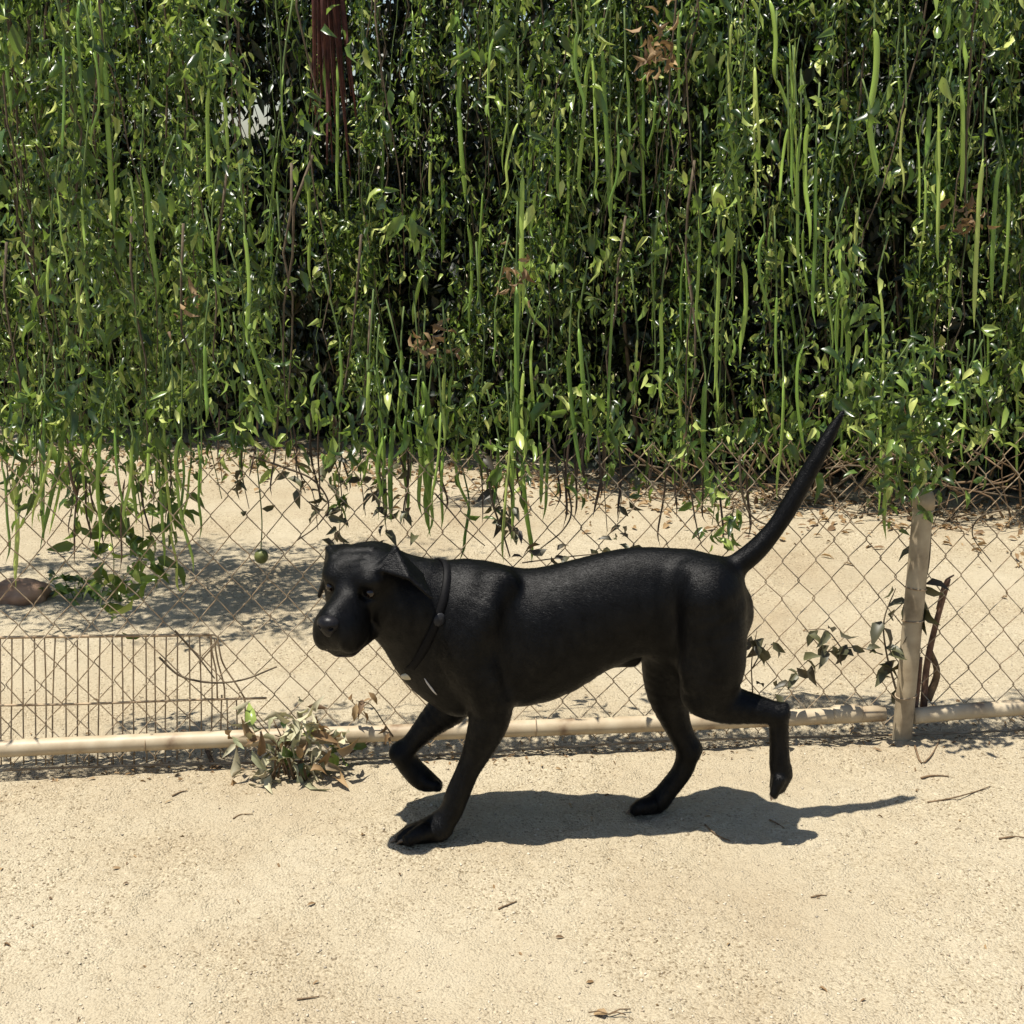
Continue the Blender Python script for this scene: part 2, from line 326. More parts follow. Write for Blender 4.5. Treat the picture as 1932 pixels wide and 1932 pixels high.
# ------------------------------------------------------------------ DOG (signed distance field -> one continuous surface)
DOG_Y = 2.69
class Field:
    def __init__(s, lo, hi, h):
        s.lo = np.array(lo, float); s.h = h
        s.n = (np.ceil((np.array(hi)-s.lo)/h)).astype(int)+1
        s.f = np.full(s.n, .2, np.float32)
        s.ax = [s.lo[i]+np.arange(s.n[i])*h for i in range(3)]
    def box(s, lo, hi):
        a = np.clip(np.floor((np.array(lo)-s.lo)/s.h).astype(int), 0, s.n); b_ = np.clip(np.ceil((np.array(hi)-s.lo)/s.h).astype(int)+1, 0, s.n)
        sl = tuple(slice(a[i], b_[i]) for i in range(3))
        X, Y, Z = np.meshgrid(*[s.ax[i][sl[i]] for i in range(3)], indexing='ij')
        return sl, np.stack([X, Y, Z], -1)
    def blend(s, sl, d, k, sub=False):
        a = s.f[sl]
        if sub:
            d = -d; hh = np.maximum(k-np.abs(a-d), 0)/k; s.f[sl] = np.maximum(a, d)+hh*hh*k/4
        else:
            hh = np.maximum(k-np.abs(a-d), 0)/k; s.f[sl] = np.minimum(a, d)-hh*hh*k/4
    def cone(s, a, ra, b_, rb, k=.02, sy=1.0, sub=False):
        a = np.array(a, float); b_ = np.array(b_, float); pad = k+.012
        lo = np.minimum(a-ra, b_-rb)-pad; hi = np.maximum(a+ra, b_+rb)+pad
        sl, p = s.box(lo, hi)
        sc = np.array([1, 1/sy, 1]); q = (p-a)*sc; v = (b_-a)*sc
        t_ = np.clip((q@v)/max(v@v, 1e-12), 0, 1)
        d = np.linalg.norm(q-t_[..., None]*v, axis=-1)-(ra+t_*(rb-ra))
        s.blend(sl, d*(1 if sy >= 1 else (sy+1)/2), k, sub)
    def ell(s, c, rad, axes=None, k=.02, sub=False):
        c = np.array(c, float); rad = np.array(rad, float); A = np.eye(3) if axes is None else np.array(axes)
        m_ = rad.max()+k+.012
        sl, p = s.box(c-m_, c+m_)
        q = (p-c)@A.T
        k0 = np.linalg.norm(q/rad, axis=-1); k1 = np.linalg.norm(q/rad**2, axis=-1)
        s.blend(sl, k0*(k0-1)/np.maximum(k1, 1e-6), k, sub)
    def tris(s, tl, k=.008):
        P_ = np.array([v for t_ in tl for v in t_[:3]], float); pad = k+.02
        sl, p = s.box(P_.min(0)-pad, P_.max(0)+pad); D_ = np.full(p.shape[:-1], .2)
        for a, b_, c, r in tl:
            a, b_, c = map(lambda v: np.array(v, float), (a, b_, c))
            n = np.cross(b_-a, c-a); n /= np.linalg.norm(n)
            def seg(u, v):
                w_ = v-u; t_ = np.clip(((p-u)@w_)/(w_@w_), 0, 1); return np.linalg.norm(p-u-t_[..., None]*w_, axis=-1)
            inside = np.ones(p.shape[:-1], bool)
            for u, v in ((a, b_), (b_, c), (c, a)): inside &= ((p-u)@np.cross(n, v-u)) >= 0
            D_ = np.minimum(D_, np.where(inside, np.abs((p-a)@n), np.minimum(np.minimum(seg(a, b_), seg(b_, c)), seg(c, a)))-r)
        s.blend(sl, D_, k)
    def path(s, C, rad, k, sy):
        pad = k+.012
        a0 = np.clip(np.floor(((C-rad[:, None]).min(0)-pad-s.lo)/s.h).astype(int), 0, s.n); b0 = np.clip(np.ceil(((C+rad[:, None]).max(0)+pad-s.lo)/s.h).astype(int)+1, 0, s.n)
        D_ = np.full(b0-a0, .2, np.float32); sc = np.array([1, 1/sy, 1])
        for a, ra, b_, rb in zip(C[:-1], rad[:-1], C[1:], rad[1:]):
            sl, p = s.box(np.minimum(a-ra, b_-rb)-pad, np.maximum(a+ra, b_+rb)+pad)
            q = (p-a)*sc; v = (b_-a)*sc; t_ = np.clip((q@v)/max(v@v, 1e-12), 0, 1)
            d = (np.linalg.norm(q-t_[..., None]*v, axis=-1)-(ra+t_*(rb-ra)))*((sy+1)/2)
            sub = tuple(slice(x.start-a0[i], x.stop-a0[i]) for i, x in enumerate(sl)); D_[sub] = np.minimum(D_[sub], d)
        s.blend(tuple(slice(a0[i], b0[i]) for i in range(3)), D_, k)
    def sample(s, p):
        q = (np.asarray(p, float)-s.lo)/s.h; i = np.clip(np.floor(q).astype(int), 0, s.n-2); f = q-i; r = 0
        for dx in (0, 1):
            for dy in (0, 1):
                for dz in (0, 1):
                    wt = (f[..., 0] if dx else 1-f[..., 0])*(f[..., 1] if dy else 1-f[..., 1])*(f[..., 2] if dz else 1-f[..., 2])
                    r = r + wt*s.f[i[..., 0]+dx, i[..., 1]+dy, i[..., 2]+dz]
        return r
    def surface(s):
        f = s.f; n = np.array(f.shape)-1
        cnt = np.zeros(n, np.float32); acc = np.zeros((*n, 3), np.float32)
        cr = []
        for ax in range(3):
            sl0 = [slice(None)]*3; sl1 = [slice(None)]*3; sl0[ax] = slice(0, -1); sl1[ax] = slice(1, None)
            a, b_ = f[tuple(sl0)], f[tuple(sl1)]
            x = (a < 0) != (b_ < 0); cr.append((x, a < 0))
            I = np.argwhere(x); t_ = (a[x]/(a[x]-b_[x]))
            pt = I.astype(np.float32); pt[:, ax] += t_
            o = [i for i in range(3) if i != ax]
            for d0 in (0, 1):
                for d1 in (0, 1):
                    J = I.copy(); J[:, o[0]] -= d0; J[:, o[1]] -= d1
                    ok = np.all((J >= 0) & (J < n), axis=1)
                    np.add.at(cnt, tuple(J[ok].T), 1); np.add.at(acc, tuple(J[ok].T), pt[ok])
        act = cnt > 0; ids = np.full(n, -1, np.int64); ids[act] = np.arange(act.sum())
        V = acc[act]/cnt[act][:, None]*s.h + s.lo
        Q = []
        for ax in range(3):
            x, neg = cr[ax]; I = np.argwhere(x); o = [(ax+1) % 3, (ax+2) % 3]
            ok = np.all([(I[:, o[j]] > 0) & (I[:, o[j]] < n[o[j]]) for j in (0, 1)], axis=0); I = I[ok]; sg = neg[x][ok]
            c = []
            for d0, d1 in ((1, 1), (0, 1), (0, 0), (1, 0)):
                J = I.copy(); J[:, o[0]] -= d0; J[:, o[1]] -= d1; c.append(ids[tuple(J.T)])
            q = np.stack(c, -1); q[~sg] = q[~sg][:, ::-1]; Q.append(q)
        return V, np.vstack(Q)

def D(px, py, dy): return P(px, py, DOG_Y+dy)
def DR(px, py, dy, r): p = D(px, py, dy); return p, r*mpp(p)

fld = Field((-.45, DOG_Y-.25, -.012), (.78, DOG_Y+.2, .98), .0037)
def chain(nodes, k=.02, sy=1.0):
    pr = [DR(*q) for q in nodes]; A_ = np.array([np.append(c, r) for c, r in pr])
    q = spline(A_, 4*(len(A_)-1)+1) if len(A_) > 2 else A_
    fld.path(q[:, :3], np.maximum(q[:, 3], .002), k, sy)
# trunk, withers to rump
chain([(900, 1204, 0, 136), (1000, 1204, 0, 128), (1100, 1167, 0, 111), (1200, 1142, 0, 102), (1300, 1150, 0, 104), (1342, 1155, 0, 80)], .03, .71)
# spine ridge and withers
chain([(880, 1104, 0, 38), (950, 1110, 0, 36), (1040, 1114, 0, 35), (1180, 1078, 0, 38), (1290, 1080, 0, 40)], .03)
# neck and chest
chain([(885, 1165, 0, 106), (825, 1150, -.005, 94), (770, 1134, -.012, 85)], .03, .84)
chain([(770, 1168, -.02, 66), (818, 1238, 0, 72), (865, 1287, 0, 64)], .03, .9)
# near shoulder, upper arm and foreleg
chain([(930, 1112, -.045, 42), (905, 1165, -.070, 48), (884, 1228, -.074, 54), (915, 1290, -.076, 48), (927, 1335, -.075, 39), (920, 1368, -.073, 37), (899, 1420, -.070, 27), (882, 1455, -.070, 22), (864, 1497, -.070, 22.5), (850, 1532, -.072, 21.5), (828, 1560, -.072, 23)], .025)
chain([(828, 1560, -.072, 25), (785, 1574, -.072, 21)], .015)
# near fore paw toes
for dy_, tx, ty in ((-.032, 772, 1584), (-.012, 759, 1583), (.010, 760, 1579), (.029, 774, 1575)):
    chain([(800, 1568, -.072+dy_*.7, 16), (tx+14, ty-9, -.072+dy_, 14), (tx, ty, -.072+dy_, 12.5)], .006)
# far foreleg, lifted
chain([(880, 1240, .065, 52), (858, 1318, .07, 41), (815, 1362, .07, 27.5), (778, 1401, .07, 19), (757, 1421, .07, 21)], .02)
chain([(757, 1421, .07, 21.5), (775, 1447, .072, 22), (798, 1470, .072, 22), (822, 1480, .072, 13)], .010)
for dy_ in (-.024, -.008, .009, .025): chain([(803, 1474, .072+dy_*.6, 13), (824, 1483, .072+dy_, 10)], .006)
# near hind leg, lifted behind
chain([(1325, 1125, -.040, 78), (1341, 1210, -.052, 66), (1342, 1262, -.056, 61), (1330, 1306, -.06, 43)], .025)
chain([(1330, 1308, -.06, 42), (1365, 1326, -.06, 39), (1420, 1337, -.065, 28.5), (1469, 1346, -.07, 20)], .018)
chain([(1469, 1346, -.07, 19), (1470, 1400, -.07, 18), (1471, 1440, -.07, 19.5), (1473, 1462, -.07, 19.5), (1468, 1482, -.07, 16)], .01)
for dy_ in (-.025, -.009, .008, .024): chain([(1470, 1470, -.07+dy_*.7, 13), (1460, 1498, -.07+dy_, 8)], .005)
chain([(1484, 1448, -.07, 9), (1486, 1462, -.07, 9)], .006)
# far hind leg, standing
chain([(1290, 1180, .05, 80), (1275, 1240, .06, 66), (1261, 1305, .062, 41), (1278, 1368, .062, 26), (1300, 1413, .062, 22.5)], .022)
chain([(1300, 1413, .062, 22), (1288, 1452, .062, 19.5), (1260, 1490, .062, 19), (1240, 1512, .062, 21), (1215, 1522, .062, 16)], .012)
for dy_ in (-.03, -.011, .01, .028): chain([(1226, 1517, .062+dy_*.7, 15), (1210, 1521, .062+dy_, 13.5), (1200, 1527, .062+dy_, 12)], .006)
for ys_, y0_, (fx, fy), (bx_, by_) in ((( -.022, -.001, .020), -.072, (752, 1584), (790, 1562)), ((-.020, -.001, .019), .062, (1194, 1528), (1222, 1508)), ((-.017, -.001, .016), -.07, (1458, 1496), (1468, 1470))):
    for dy_ in ys_: fld.cone(D(fx, fy-4, y0_+dy_), .0022, D(bx_, by_-8, y0_+dy_*.8), .001, .004, sub=True)
# sheath and tail
chain([(1150, 1238, 0, 16), (1188, 1247, 0, 13), (1202, 1246, 0, 8)], .015)
chain([(1350, 1095, 0, 42), (1385, 1071, .0, 24), (1428, 1036, .005, 20.5), (1461, 998, .01, 17.5), (1484, 964, .015, 17.5), (1505, 928, .02, 17), (1541, 864, .03, 15), (1568, 815, .04, 11.5), (1589, 780, .045, 5)], .02)
# ---- shoulder ridge, flank fold, thigh edge
chain([(952, 1100, -.055, 20), (920, 1150, -.090, 23), (890, 1212, -.102, 26), (886, 1262, -.092, 18)], .02)
chain([(905, 1225, -.100, 16), (925, 1280, -.104, 16), (932, 1320, -.098, 12)], .02)
chain([(1300, 1086, -.056, 18), (1296, 1150, -.084, 20), (1292, 1225, -.094, 20), (1302, 1288, -.090, 15)], .02)
chain([(1384, 1145, -.066, 18), (1368, 1212, -.092, 20), (1348, 1278, -.090, 15)], .02)
# soft hollows: behind the shoulder, before the thigh, at the root of the neck
for a_, b_ in (((968, 1112, -.105), (972, 1300, -.118)), ((1262, 1098, -.098), (1266, 1235, -.098))):
    fld.cone(D(*a_), .010, D(*b_), .012, .045, sub=True)
# hocks and elbow points
chain([(1470, 1343, -.07, 14), (1481, 1333, -.07, 8.5)], .006); chain([(1304, 1414, .062, 15), (1317, 1413, .062, 8)], .006)
chain([(940, 1340, -.075, 20), (955, 1343, -.075, 9)], .008)
# ---- head
HF = unit(np.array([-.40, -.88, -.20])); HL = unit(np.cross(np.array([0, 0, 1.]), HF)); HU = np.cross(HF, HL)
HA = np.array([HF, HL, HU])
EYE0 = D(664, 1112, -.085)
def H(f, l, u): return EYE0 + HF*f + HL*l + HU*u
fld.ell(H(-.068, 0, -.008), (.088, .080, .072), HA, .02)             # cranium
for s_ in (1, -1):
    fld.ell(H(-.040, .040*s_, .022), (.054, .038, .034), HA, .03)    # temples and brow
    fld.ell(H(-.064, .054*s_, -.050), (.066, .040, .058), HA, .025)  # cheeks
    fld.ell(H(.056, .029*s_, -.064), (.052, .0235, .045), HA, .012)  # flews
fld.cone(H(-.03, 0, -.020), .044, H(.074, 0, -.030), .033, .02)      # bridge of the muzzle
fld.ell(H(.082, 0, -.054), (.025, .040, .042), HA, .012)             # muzzle end
for s_ in (1, -1): fld.cone(H(-.05, .014*s_, -.088), .040, H(.062, .012*s_, -.100), .0215, .008)    # lower jaw
fld.cone(H(-.095, 0, -.045), .082, D(785, 1142, -.015), .082, .03)   # back of the head into the neck
for s_ in (1, -1):
    fld.ell(H(.012, .044*s_, .000), (.013, .015, .012), HA, .014, sub=True)  # eye sockets
    fld.ell(H(-.001, .0455*s_, .002), (.0145, .0155, .0125), HA, .005)       # lids
    fld.ell(H(-.010, .044*s_, .026), (.022, .024, .014), HA, .008)           # brow ridge
for i_ in range(3):                                                  # brow wrinkles
    fld.cone(H(-.006-.022*i_, -.046, .036+.011*i_), .0035, H(-.018-.022*i_, .022, .054+.005*i_), .0035, .012)
for s_ in (1, -1):                                                   # mouth line
    fld.cone(H(.110, .006*s_, -.092), .005, H(.075, .036*s_, -.104), .005, .004, sub=True)
    fld.cone(H(.075, .036*s_, -.104), .005, H(.0, .050*s_, -.102), .004, .004, sub=True)
fld.cone(H(.112, 0, -.050), .002, H(.106, 0, -.086), .002, .006, sub=True)
# ears: near one folds over the cheek, far one hangs beyond the brow
def ear(a, b_, e_, c, d_, t_):
    fld.tris([(a, b_, e_, .007)], .012)
    fld.tris([(a, e_, c, .0052), (b_, d_, e_, .005), (e_, d_, c, .005), (c, d_, t_, .0042)], .004)
ear(H(-.018, .062, .046), H(-.085, .068, .044), D(746, 1036, -.085), D(771, 1090, -.132), D(796, 1086, -.090), D(814, 1127, -.142))
ear(H(-.030, -.054, .050), H(-.090, -.060, .046), H(-.062, -.086, .052), D(619, 1078, -.040), D(612, 1090, .0), D(602, 1125, -.022))
# slack skin and muscle: a gentle unevenness
I_ = np.argwhere(np.abs(fld.f) < .03); q = fld.lo+I_*fld.h
fld.f[tuple(I_.T)] += (.005*(vnoise(q*np.array([15, 12, 8]), 3)-.5)*np.clip((.60-q[:, 2])*12, 0, 1)*np.clip((q[:, 2]-.3)*8, 0.15, 1) + .0005*(vnoise(q*45, 5)-.5)).astype(np.float32)
V, Q = fld.surface()
dog = empty('dog', (D(1060, 1500, 0)[0], DOG_Y, 0), 'black short-haired dog trotting left with its tail raised and head turned to the viewer', 'dog')
me = mesh_tris('dog_body', V, Q); obj('body', me, M['coat'], dog)
tri = np.vstack([Q[:, [0, 1, 2]], Q[:, [0, 2, 3]]]); e1 = V[tri[:, 1]]-V[tri[:, 0]]; e2 = V[tri[:, 2]]-V[tri[:, 0]]
cn = np.cross(e1, e2); ar = np.linalg.norm(cn, axis=1)
NH = 210000
pick = rng.choice(len(tri), NH, p=ar/ar.sum()); u1 = np.sqrt(rng.random(NH)); u2 = rng.random(NH)
hp = V[tri[pick, 0]]*(1-u1)[:, None]+V[tri[pick, 1]]*(u1*(1-u2))[:, None]+V[tri[pick, 2]]*(u1*u2)[:, None]
hn = unit(cn[pick]); hp = hp.astype(float)
# the coat lies backwards along the trunk, down the legs, out along the tail
flow = np.stack([np.full(NH, 1.0), np.zeros(NH), np.where(hp[:, 2] < .3, -2.2, -.45)], -1)
tl = (hp[:, 0] > .42) & (hp[:, 2] > .52); flow[tl] = (.65, .05, .75)
hd = (hp[:, 0] < -.17) & (hp[:, 2] > .3); flow[hd] = -HF+np.array([0, 0, -.15])
flow = flow+rng.normal(0, .22, (NH, 3)); tg = unit(flow-hn*(flow*hn).sum(1, keepdims=True)); sd_ = np.cross(hn, tg)
ln_ = np.where(hd, .005, .0085)*rng.uniform(.6, 1.3, NH)
lift = rng.uniform(.04, .20, NH)[:, None]; roll = rng.normal(0, .10, NH)[:, None]
tip = hp+(tg+hn*lift)*ln_[:, None]; wv = (sd_+hn*roll)*.00045
HV = np.stack([hp-wv-hn*.0005, hp+wv-hn*.0005, tip], 1).reshape(-1, 3)
fur = obj('fur', mesh_tris('fur', HV, np.arange(NH*3).reshape(-1, 3), False), M['hair'], dog); tag(fur, kind='stuff')
print('dog verts', len(V))

# nose, eyes
nf = Field(H(.1, 0, -.03)-.045, H(.1, 0, -.03)+.045, .0013)
nf.ell(H(.100, 0, -.024), (.020, .025, .0175), HA, .004); nf.ell(H(.103, 0, -.037), (.013, .013, .016), HA, .008)
for s_ in (1, -1): nf.ell(H(.117, .0135*s_, -.027), (.009, .0055, .0045), HA, .003, sub=True)
V, Q = nf.surface(); obj('nose', mesh_tris('nose', V, Q), M['nose'], dog)
def ball(name, c, rad, axes, mat, parent, seg=16, rings=10):
    V = []; F = []
    for i in range(rings+1):
        th = math.pi*i/rings
        for j in range(seg):
            ph = 2*math.pi*j/seg; V.append(np.array(c)+np.array([math.sin(th)*math.cos(ph), math.sin(th)*math.sin(ph), math.cos(th)])*rad@np.array(axes))
    for i in range(rings):
        for j in range(seg):
            a, b_ = i*seg+j, i*seg+(j+1) % seg; F.append((a, a+seg, b_+seg, b_))
    return obj(name, mesh_tris(name, V, F), mat, parent)
for s_ in (1, -1):
    # push the eyeball so that it just breaks the lids
    c = H(-.001, .0455*s_, .002); dirv = unit(HF*.9+HL*.28*s_+HU*.05)
    t_ = np.linspace(-.02, .06, 400); fs = fld.sample(c+dirv*t_[:, None]); k_ = t_[np.argmax(fs > 0)]
    ball('eye', c+dirv*(k_-.0072), np.array([.0102]*3), np.eye(3), M['eye'], dog)
# claws
def claw(px, py, dy, dx, dz, pale=False):
    a = D(px, py, dy); pts = spline([a, a+np.array([dx*.5, 0, dz*.3]), a+np.array([dx, 0, dz])], 5)
    obj('claw', MB().tube(pts, np.array([.0042, .004, .0032, .002, .0006])*(1.7 if pale else 1), 6).mesh('claw'), M['paleclaw' if pale else 'claw'], dog)
for dy_, tx, ty in ((-.034, 761, 1585), (-.013, 748, 1584), (.010, 749, 1580), (.03, 763, 1576)): claw(tx, ty, -.072+dy_, -.016, -.012)
for dy_ in (-.03, -.011, .01, .028): claw(1192, 1529, .062+dy_, -.014, -.010)
for dy_ in (-.025, -.009, .008, .024): claw(1459, 1498, -.07+dy_, -.004, -.016, True)
# collar: hugs the neck
c0 = D(806, 1146, -.01); ctop = D(838, 1050, 0); cbot = D(764, 1238, -.02)
ev = unit(ctop-cbot); eh = unit(np.array([.34, -1.0, .08])); eh = unit(eh-ev*(eh@ev)); axn = np.cross(ev, eh)
ring = []
for th in np.linspace(0, 2*math.pi, 72, endpoint=False):
    dv = ev*math.cos(th)+eh*math.sin(th); t_ = np.linspace(.03, .2, 500); fs = fld.sample(c0+dv*t_[:, None])
    ring.append(t_[np.argmax(fs > 0)] if (fs > 0).any() else .1)
ring = np.array(ring); ring = np.minimum(ring, .135)
for _ in range(2): ring = np.maximum(ring, (np.roll(ring, 1)+np.roll(ring, -1)+ring)/3)
CV = []; CF = []
for i, th in enumerate(np.linspace(0, 2*math.pi, 72, endpoint=False)):
    dv = ev*math.cos(th)+eh*math.sin(th); b_ = c0+dv*(ring[i]+.001)
    for u_, o_ in ((-.011, -.004), (-.011, .0018), (.011, .0018), (.011, -.004)): CV.append(b_+axn*u_+dv*o_)
for i in range(72):
    for j in range(4):
        a, b_ = i*4+j, i*4+(j+1) % 4; a2, b2 = ((i+1) % 72)*4+j, ((i+1) % 72)*4+(j+1) % 4; CF.append((a, b_, b2, a2))
collar = obj('collar', mesh_tris('collar', CV, CF, False), M['collar'], dog)
i_ = 17; th = 2*math.pi*i_/72; dv = ev*math.cos(th)+eh*math.sin(th); tv = -ev*math.sin(th)+eh*math.cos(th); bc = c0+dv*(ring[i_]+.006)
ball('buckle', bc, np.array([.015, .012, .0045]), [tv, axn, dv], M['buckle'], collar, 12, 8)
i_ = 33; th = 2*math.pi*i_/72; dv = ev*math.cos(th)+eh*math.sin(th); bc = c0+dv*(ring[i_]+.012)
ball('collar_tag', bc+np.array([0, 0, -.006]), np.array([.015, .003, .008]), np.eye(3), M['tagmetal'], collar, 14, 8)
lp = []
for px, py in ((611, 1226), (620, 1236), (634, 1241), (650, 1241), (668, 1237), (686, 1231), (702, 1224)):
    o_ = np.array([0, 0, CAM_H]); best = None
    for up in range(0, 26):
        dv = unit(ray(px, py-up)); t_ = np.linspace(2.2, 3.0, 1200); fs = fld.sample(o_+dv*t_[:, None]); hit = np.argmax(fs < 0)
        if fs[hit] < 0: best = o_+dv*(t_[hit]+.001); break
    if best is not None: lp.append(best)
if len(lp) > 3: obj('lower_lip', MB().tube(spline(lp, 20), np.concatenate([np.linspace(.001, .0026, 10), np.linspace(.0026, .0008, 10)]), 6).mesh('lip'), M['lip'], dog)
# white mark on the chest
pts = []
for px, py in ((801, 1280), (806, 1288), (812, 1296), (818, 1304), (824, 1311)):
    o_ = np.array([0, 0, CAM_H]); dv = unit(ray(px, py)); t_ = np.linspace(2.2, 3.2, 2000); fs = fld.sample(o_+dv*t_[:, None]); hit = np.argmax(fs < 0)
    if fs[hit] < 0: pts.append(o_+dv*(t_[hit]-.0005))
if len(pts) > 2: obj('chest_mark', MB().tube(pts, np.array([.001, .0022, .0026, .0024, .001])[:len(pts)], 6).mesh('mark'), M['whitefur'], dog)
del fld

# ------------------------------------------------------------------ chain link fence
fence = empty('chain_link_fence', fence_pt(0), 'rusty chain link fence with tan bottom rail and post, behind the dog', 'fence')
CW, CHH, FH = .042, .101, .78                              # column step, diamond height, fence height
wire_data = []
for v in range(6):
    n_ = int(FH/(CHH/2)); z0 = .03
    pts = []
    for k_ in range(n_+1):
        e = (k_ + v) % 2; j = rng.normal(0, .0018, 2)
        c = np.array([e*CW+j[0], (-.0022 if e else .0022), z0+k_*CHH/2+j[1]])
        dz_ = .004
        pts += [c-np.array([(1 if e else -1)*.002, 0, dz_]), c, c+np.array([-(1 if e else -1)*.002, 0, dz_])]
    wire_data.append(MB().tube(pts, .00145, 5, caps=False).mesh('wire'))
    wire_data[-1].materials.append(M['wire'])
ang = math.atan2(FE[1], FE[0])
s0 = FA[0]-.55; nw = int(3.6/(CW*FE[0]))
for i in range(nw):
    o = bpy.data.objects.new('wire', wire_data[(i % 2) + 2*int(rng.integers(0, 3))]); link(o, fence)
    bp_ = fence_pt(s0+i*CW*FE[0], 0, .004*math.sin(i*.31)); o.location = bp_-np.array(fence.location); o.rotation_euler = (0, 0, ang)
# rails in two lengths with a coupling, lying just proud of the mesh
PX = FB[0]
RA, RB = fence_at(-120, 1420, -.03), fence_at(1668, 1344, -.03)
MBr = lambda a, b_, r, n=40, wob=.004: MB().tube([a+(b_-a)*t_+np.array([0, 0, wob*math.sin(t_*5+.6)]) for t_ in np.linspace(0, 1, n)], r, 16)
rail = obj('bottom_rail', MBr(RA, RB, .0208).mesh('rail'), M['pipe'], fence)
RC, RD = fence_at(1722, 1352, -.03), fence_at(2060, 1322, -.03)
obj('bottom_rail', MBr(RC, RD, .0208, 20, .002).mesh('rail'), M['pipe'], fence)
obj('rail_sleeve', MB().tube([RB+(RA-RB)*t_ for t_ in (.026, .03, .055, .059)], np.array([.0215, .0240, .0240, .0215]), 16).mesh('sleeve'), M['pipe'], rail)
# post, leaning a little to the right as it rises
pb = fence_pt(PX, -.05, -.038); ptop = pb+np.array([.006, .0, FH-.08])
post = obj('post', MB().tube([pb+(ptop-pb)*t_ for t_ in np.linspace(0, 1, 14)], .0245, 20).mesh('post'), M['post'], fence)
obj('post_cap', MB().tube([ptop+np.array([0, 0, z]) for z in (-.03, -.005, .012, .02)], np.array([.027, .027, .021, .005]), 16).mesh('cap'), M['post'], post)
for z_ in (.13, .33, .415, .62):
    c = pb+(ptop-pb)*((z_+.05)/(FH-.08)); th = np.linspace(0, 2*math.pi, 25)
    obj('tie_wire', MB().tube(np.stack([c[0]+.0262*np.cos(th), c[1]+.0262*np.sin(th), c[2]+.004*np.sin(th+z_*9)], -1), .0016, 5, caps=False).mesh('tie'), M['wire'], post)
for px_ in (255, 980, 1255):                                # loose ties round the rail
    k_ = (px_+120)/1788; c = RA+(RB-RA)*k_; th = np.linspace(0, 2*math.pi, 21)
    obj('tie_wire', MB().tube(np.stack([c[0]+.003*np.sin(th*.5), c[1]+.0224*np.cos(th), c[2]+.0224*np.sin(th)], -1), .0014, 5, caps=False).mesh('tie'), M['wire'], rail)
# thin tension wire at the foot of the mesh
obj('tension_wire', MB().tube([fence_pt(x, .012+.006*math.sin(x*4), -.012) for x in np.linspace(-2, 1.9, 50)], .003, 6).mesh('tension'), M['wire'], fence)

# ------------------------------------------------------------------ welded wire panel behind the mesh on the left
OFF = .05
panel = empty('wire_panel', fence_at(200, 1430, OFF), 'bent welded wire panel leaning behind the fence on the left', 'wire panel')
def fpts(lst, off=OFF): return [fence_at(x, y, off) for x, y in lst]
for lst, r_ in (([(-60, 1206), (0, 1203), (200, 1200), (395, 1198)], .0038), ([(-60, 1333), (0, 1331), (160, 1328), (350, 1321), (503, 1317)], .003)):
    obj('cross_bar', MB().tube(spline(fpts(lst), 20), r_, 6).mesh('bar'), M['panelwire'], panel)
for i in range(22):
    x = -20+i*20.9+rng.normal(0, 1.2); xb = x+rng.normal(0, 2.5)
    top = 1201-.01*x if x < 398 else 1318
    obj('upright_bar', MB().tube(spline(fpts([(x, top), ((x+xb)/2+rng.normal(0, 1.2), 1320), (xb, 1443)], OFF+.004), 9), .0019, 5).mesh('bar'), M['panelwire'], panel)
for x in (428, 446, 462): obj('upright_bar', MB().tube(spline(fpts([(x, 1318), (x+2, 1400), (x, 1440)], OFF+.004), 7), .0019, 5).mesh('bar'), M['panelwire'], panel)
for lst in ([(395, 1198), (406, 1199), (411, 1207), (401, 1222), (385, 1240), (376, 1252)], [(398, 1200), (400, 1230), (408, 1270), (410, 1318)], [(404, 1204), (410, 1245), (422, 1290), (424, 1318)], [(411, 1208), (420, 1250), (445, 1290), (462, 1318)]):
    obj('bent_wire', MB().tube(spline(fpts(lst), 16), .0022, 5).mesh('bent'), M['panelwire'], panel)

# ------------------------------------------------------------------ vines: a hanging curtain beyond the fence
def curtain_y(x): return np.clip(6.1 - .40*np.asarray(x, float), 5.1, 6.9)
def near_y(x): return 4.32 + .05*x
# lower edge of the foliage in the picture, turned into heights at the curtain
EDGE = np.array([(-400, 860), (0, 860), (90, 870), (180, 960), (250, 940), (320, 890), (385, 815), (480, 800), (620, 820), (700, 850), (800, 880), (860, 850), (950, 905), (1040, 850), (1120, 860), (1220, 885), (1330, 905), (1480, 930), (1600, 960), (1720, 950), (1932, 960), (2400, 970)], float)
def to_px(p):
    v = np.asarray(p)-np.array([0, 0, CAM_H]); dpt = v[..., 1]*cp-v[..., 2]*sp
    return CX+FPX*v[..., 0]/dpt, CX-FPX*(v[..., 1]*sp+v[..., 2]*cp)/dpt
# places where the photograph looks through the curtain: (px, py, rx, ry, strength)
SKYHOLES = [(470, 215, 62, 42, .9), (330, 210, 42, 30, .75), (540, 330, 42, 30, .75), (690, 320, 55, 48, .9), (775, 325, 42, 40, .75), (200, 335, 62, 25, .65), (90, 260, 26, 42, .55), (360, 375, 32, 16, .6), (905, 290, 22, 60, .5)]
DARKHOLES = [(640, 150, 34, 210, .95), (880, 250, 55, 150, .95), (905, 480, 40, 90, .6), (1290, 260, 55, 190, .95), (1100, 220, 34, 100, .7), (1220, 330, 35, 160, .7), (1640, 390, 70, 60, .85), (1380, 560, 50, 100, .7), (450, 470, 80, 50, .6), (230, 260, 70, 60, .6), (1540, 640, 90, 60, .6), (1820, 640, 60, 90, .7), (760, 560, 70, 60, .6), (1000, 150, 30, 60, .6), (1450, 330, 30, 120, .6), (1700, 560, 40, 120, .6), (1230, 620, 60, 60, .5), (600, 640, 60, 50, .5)]
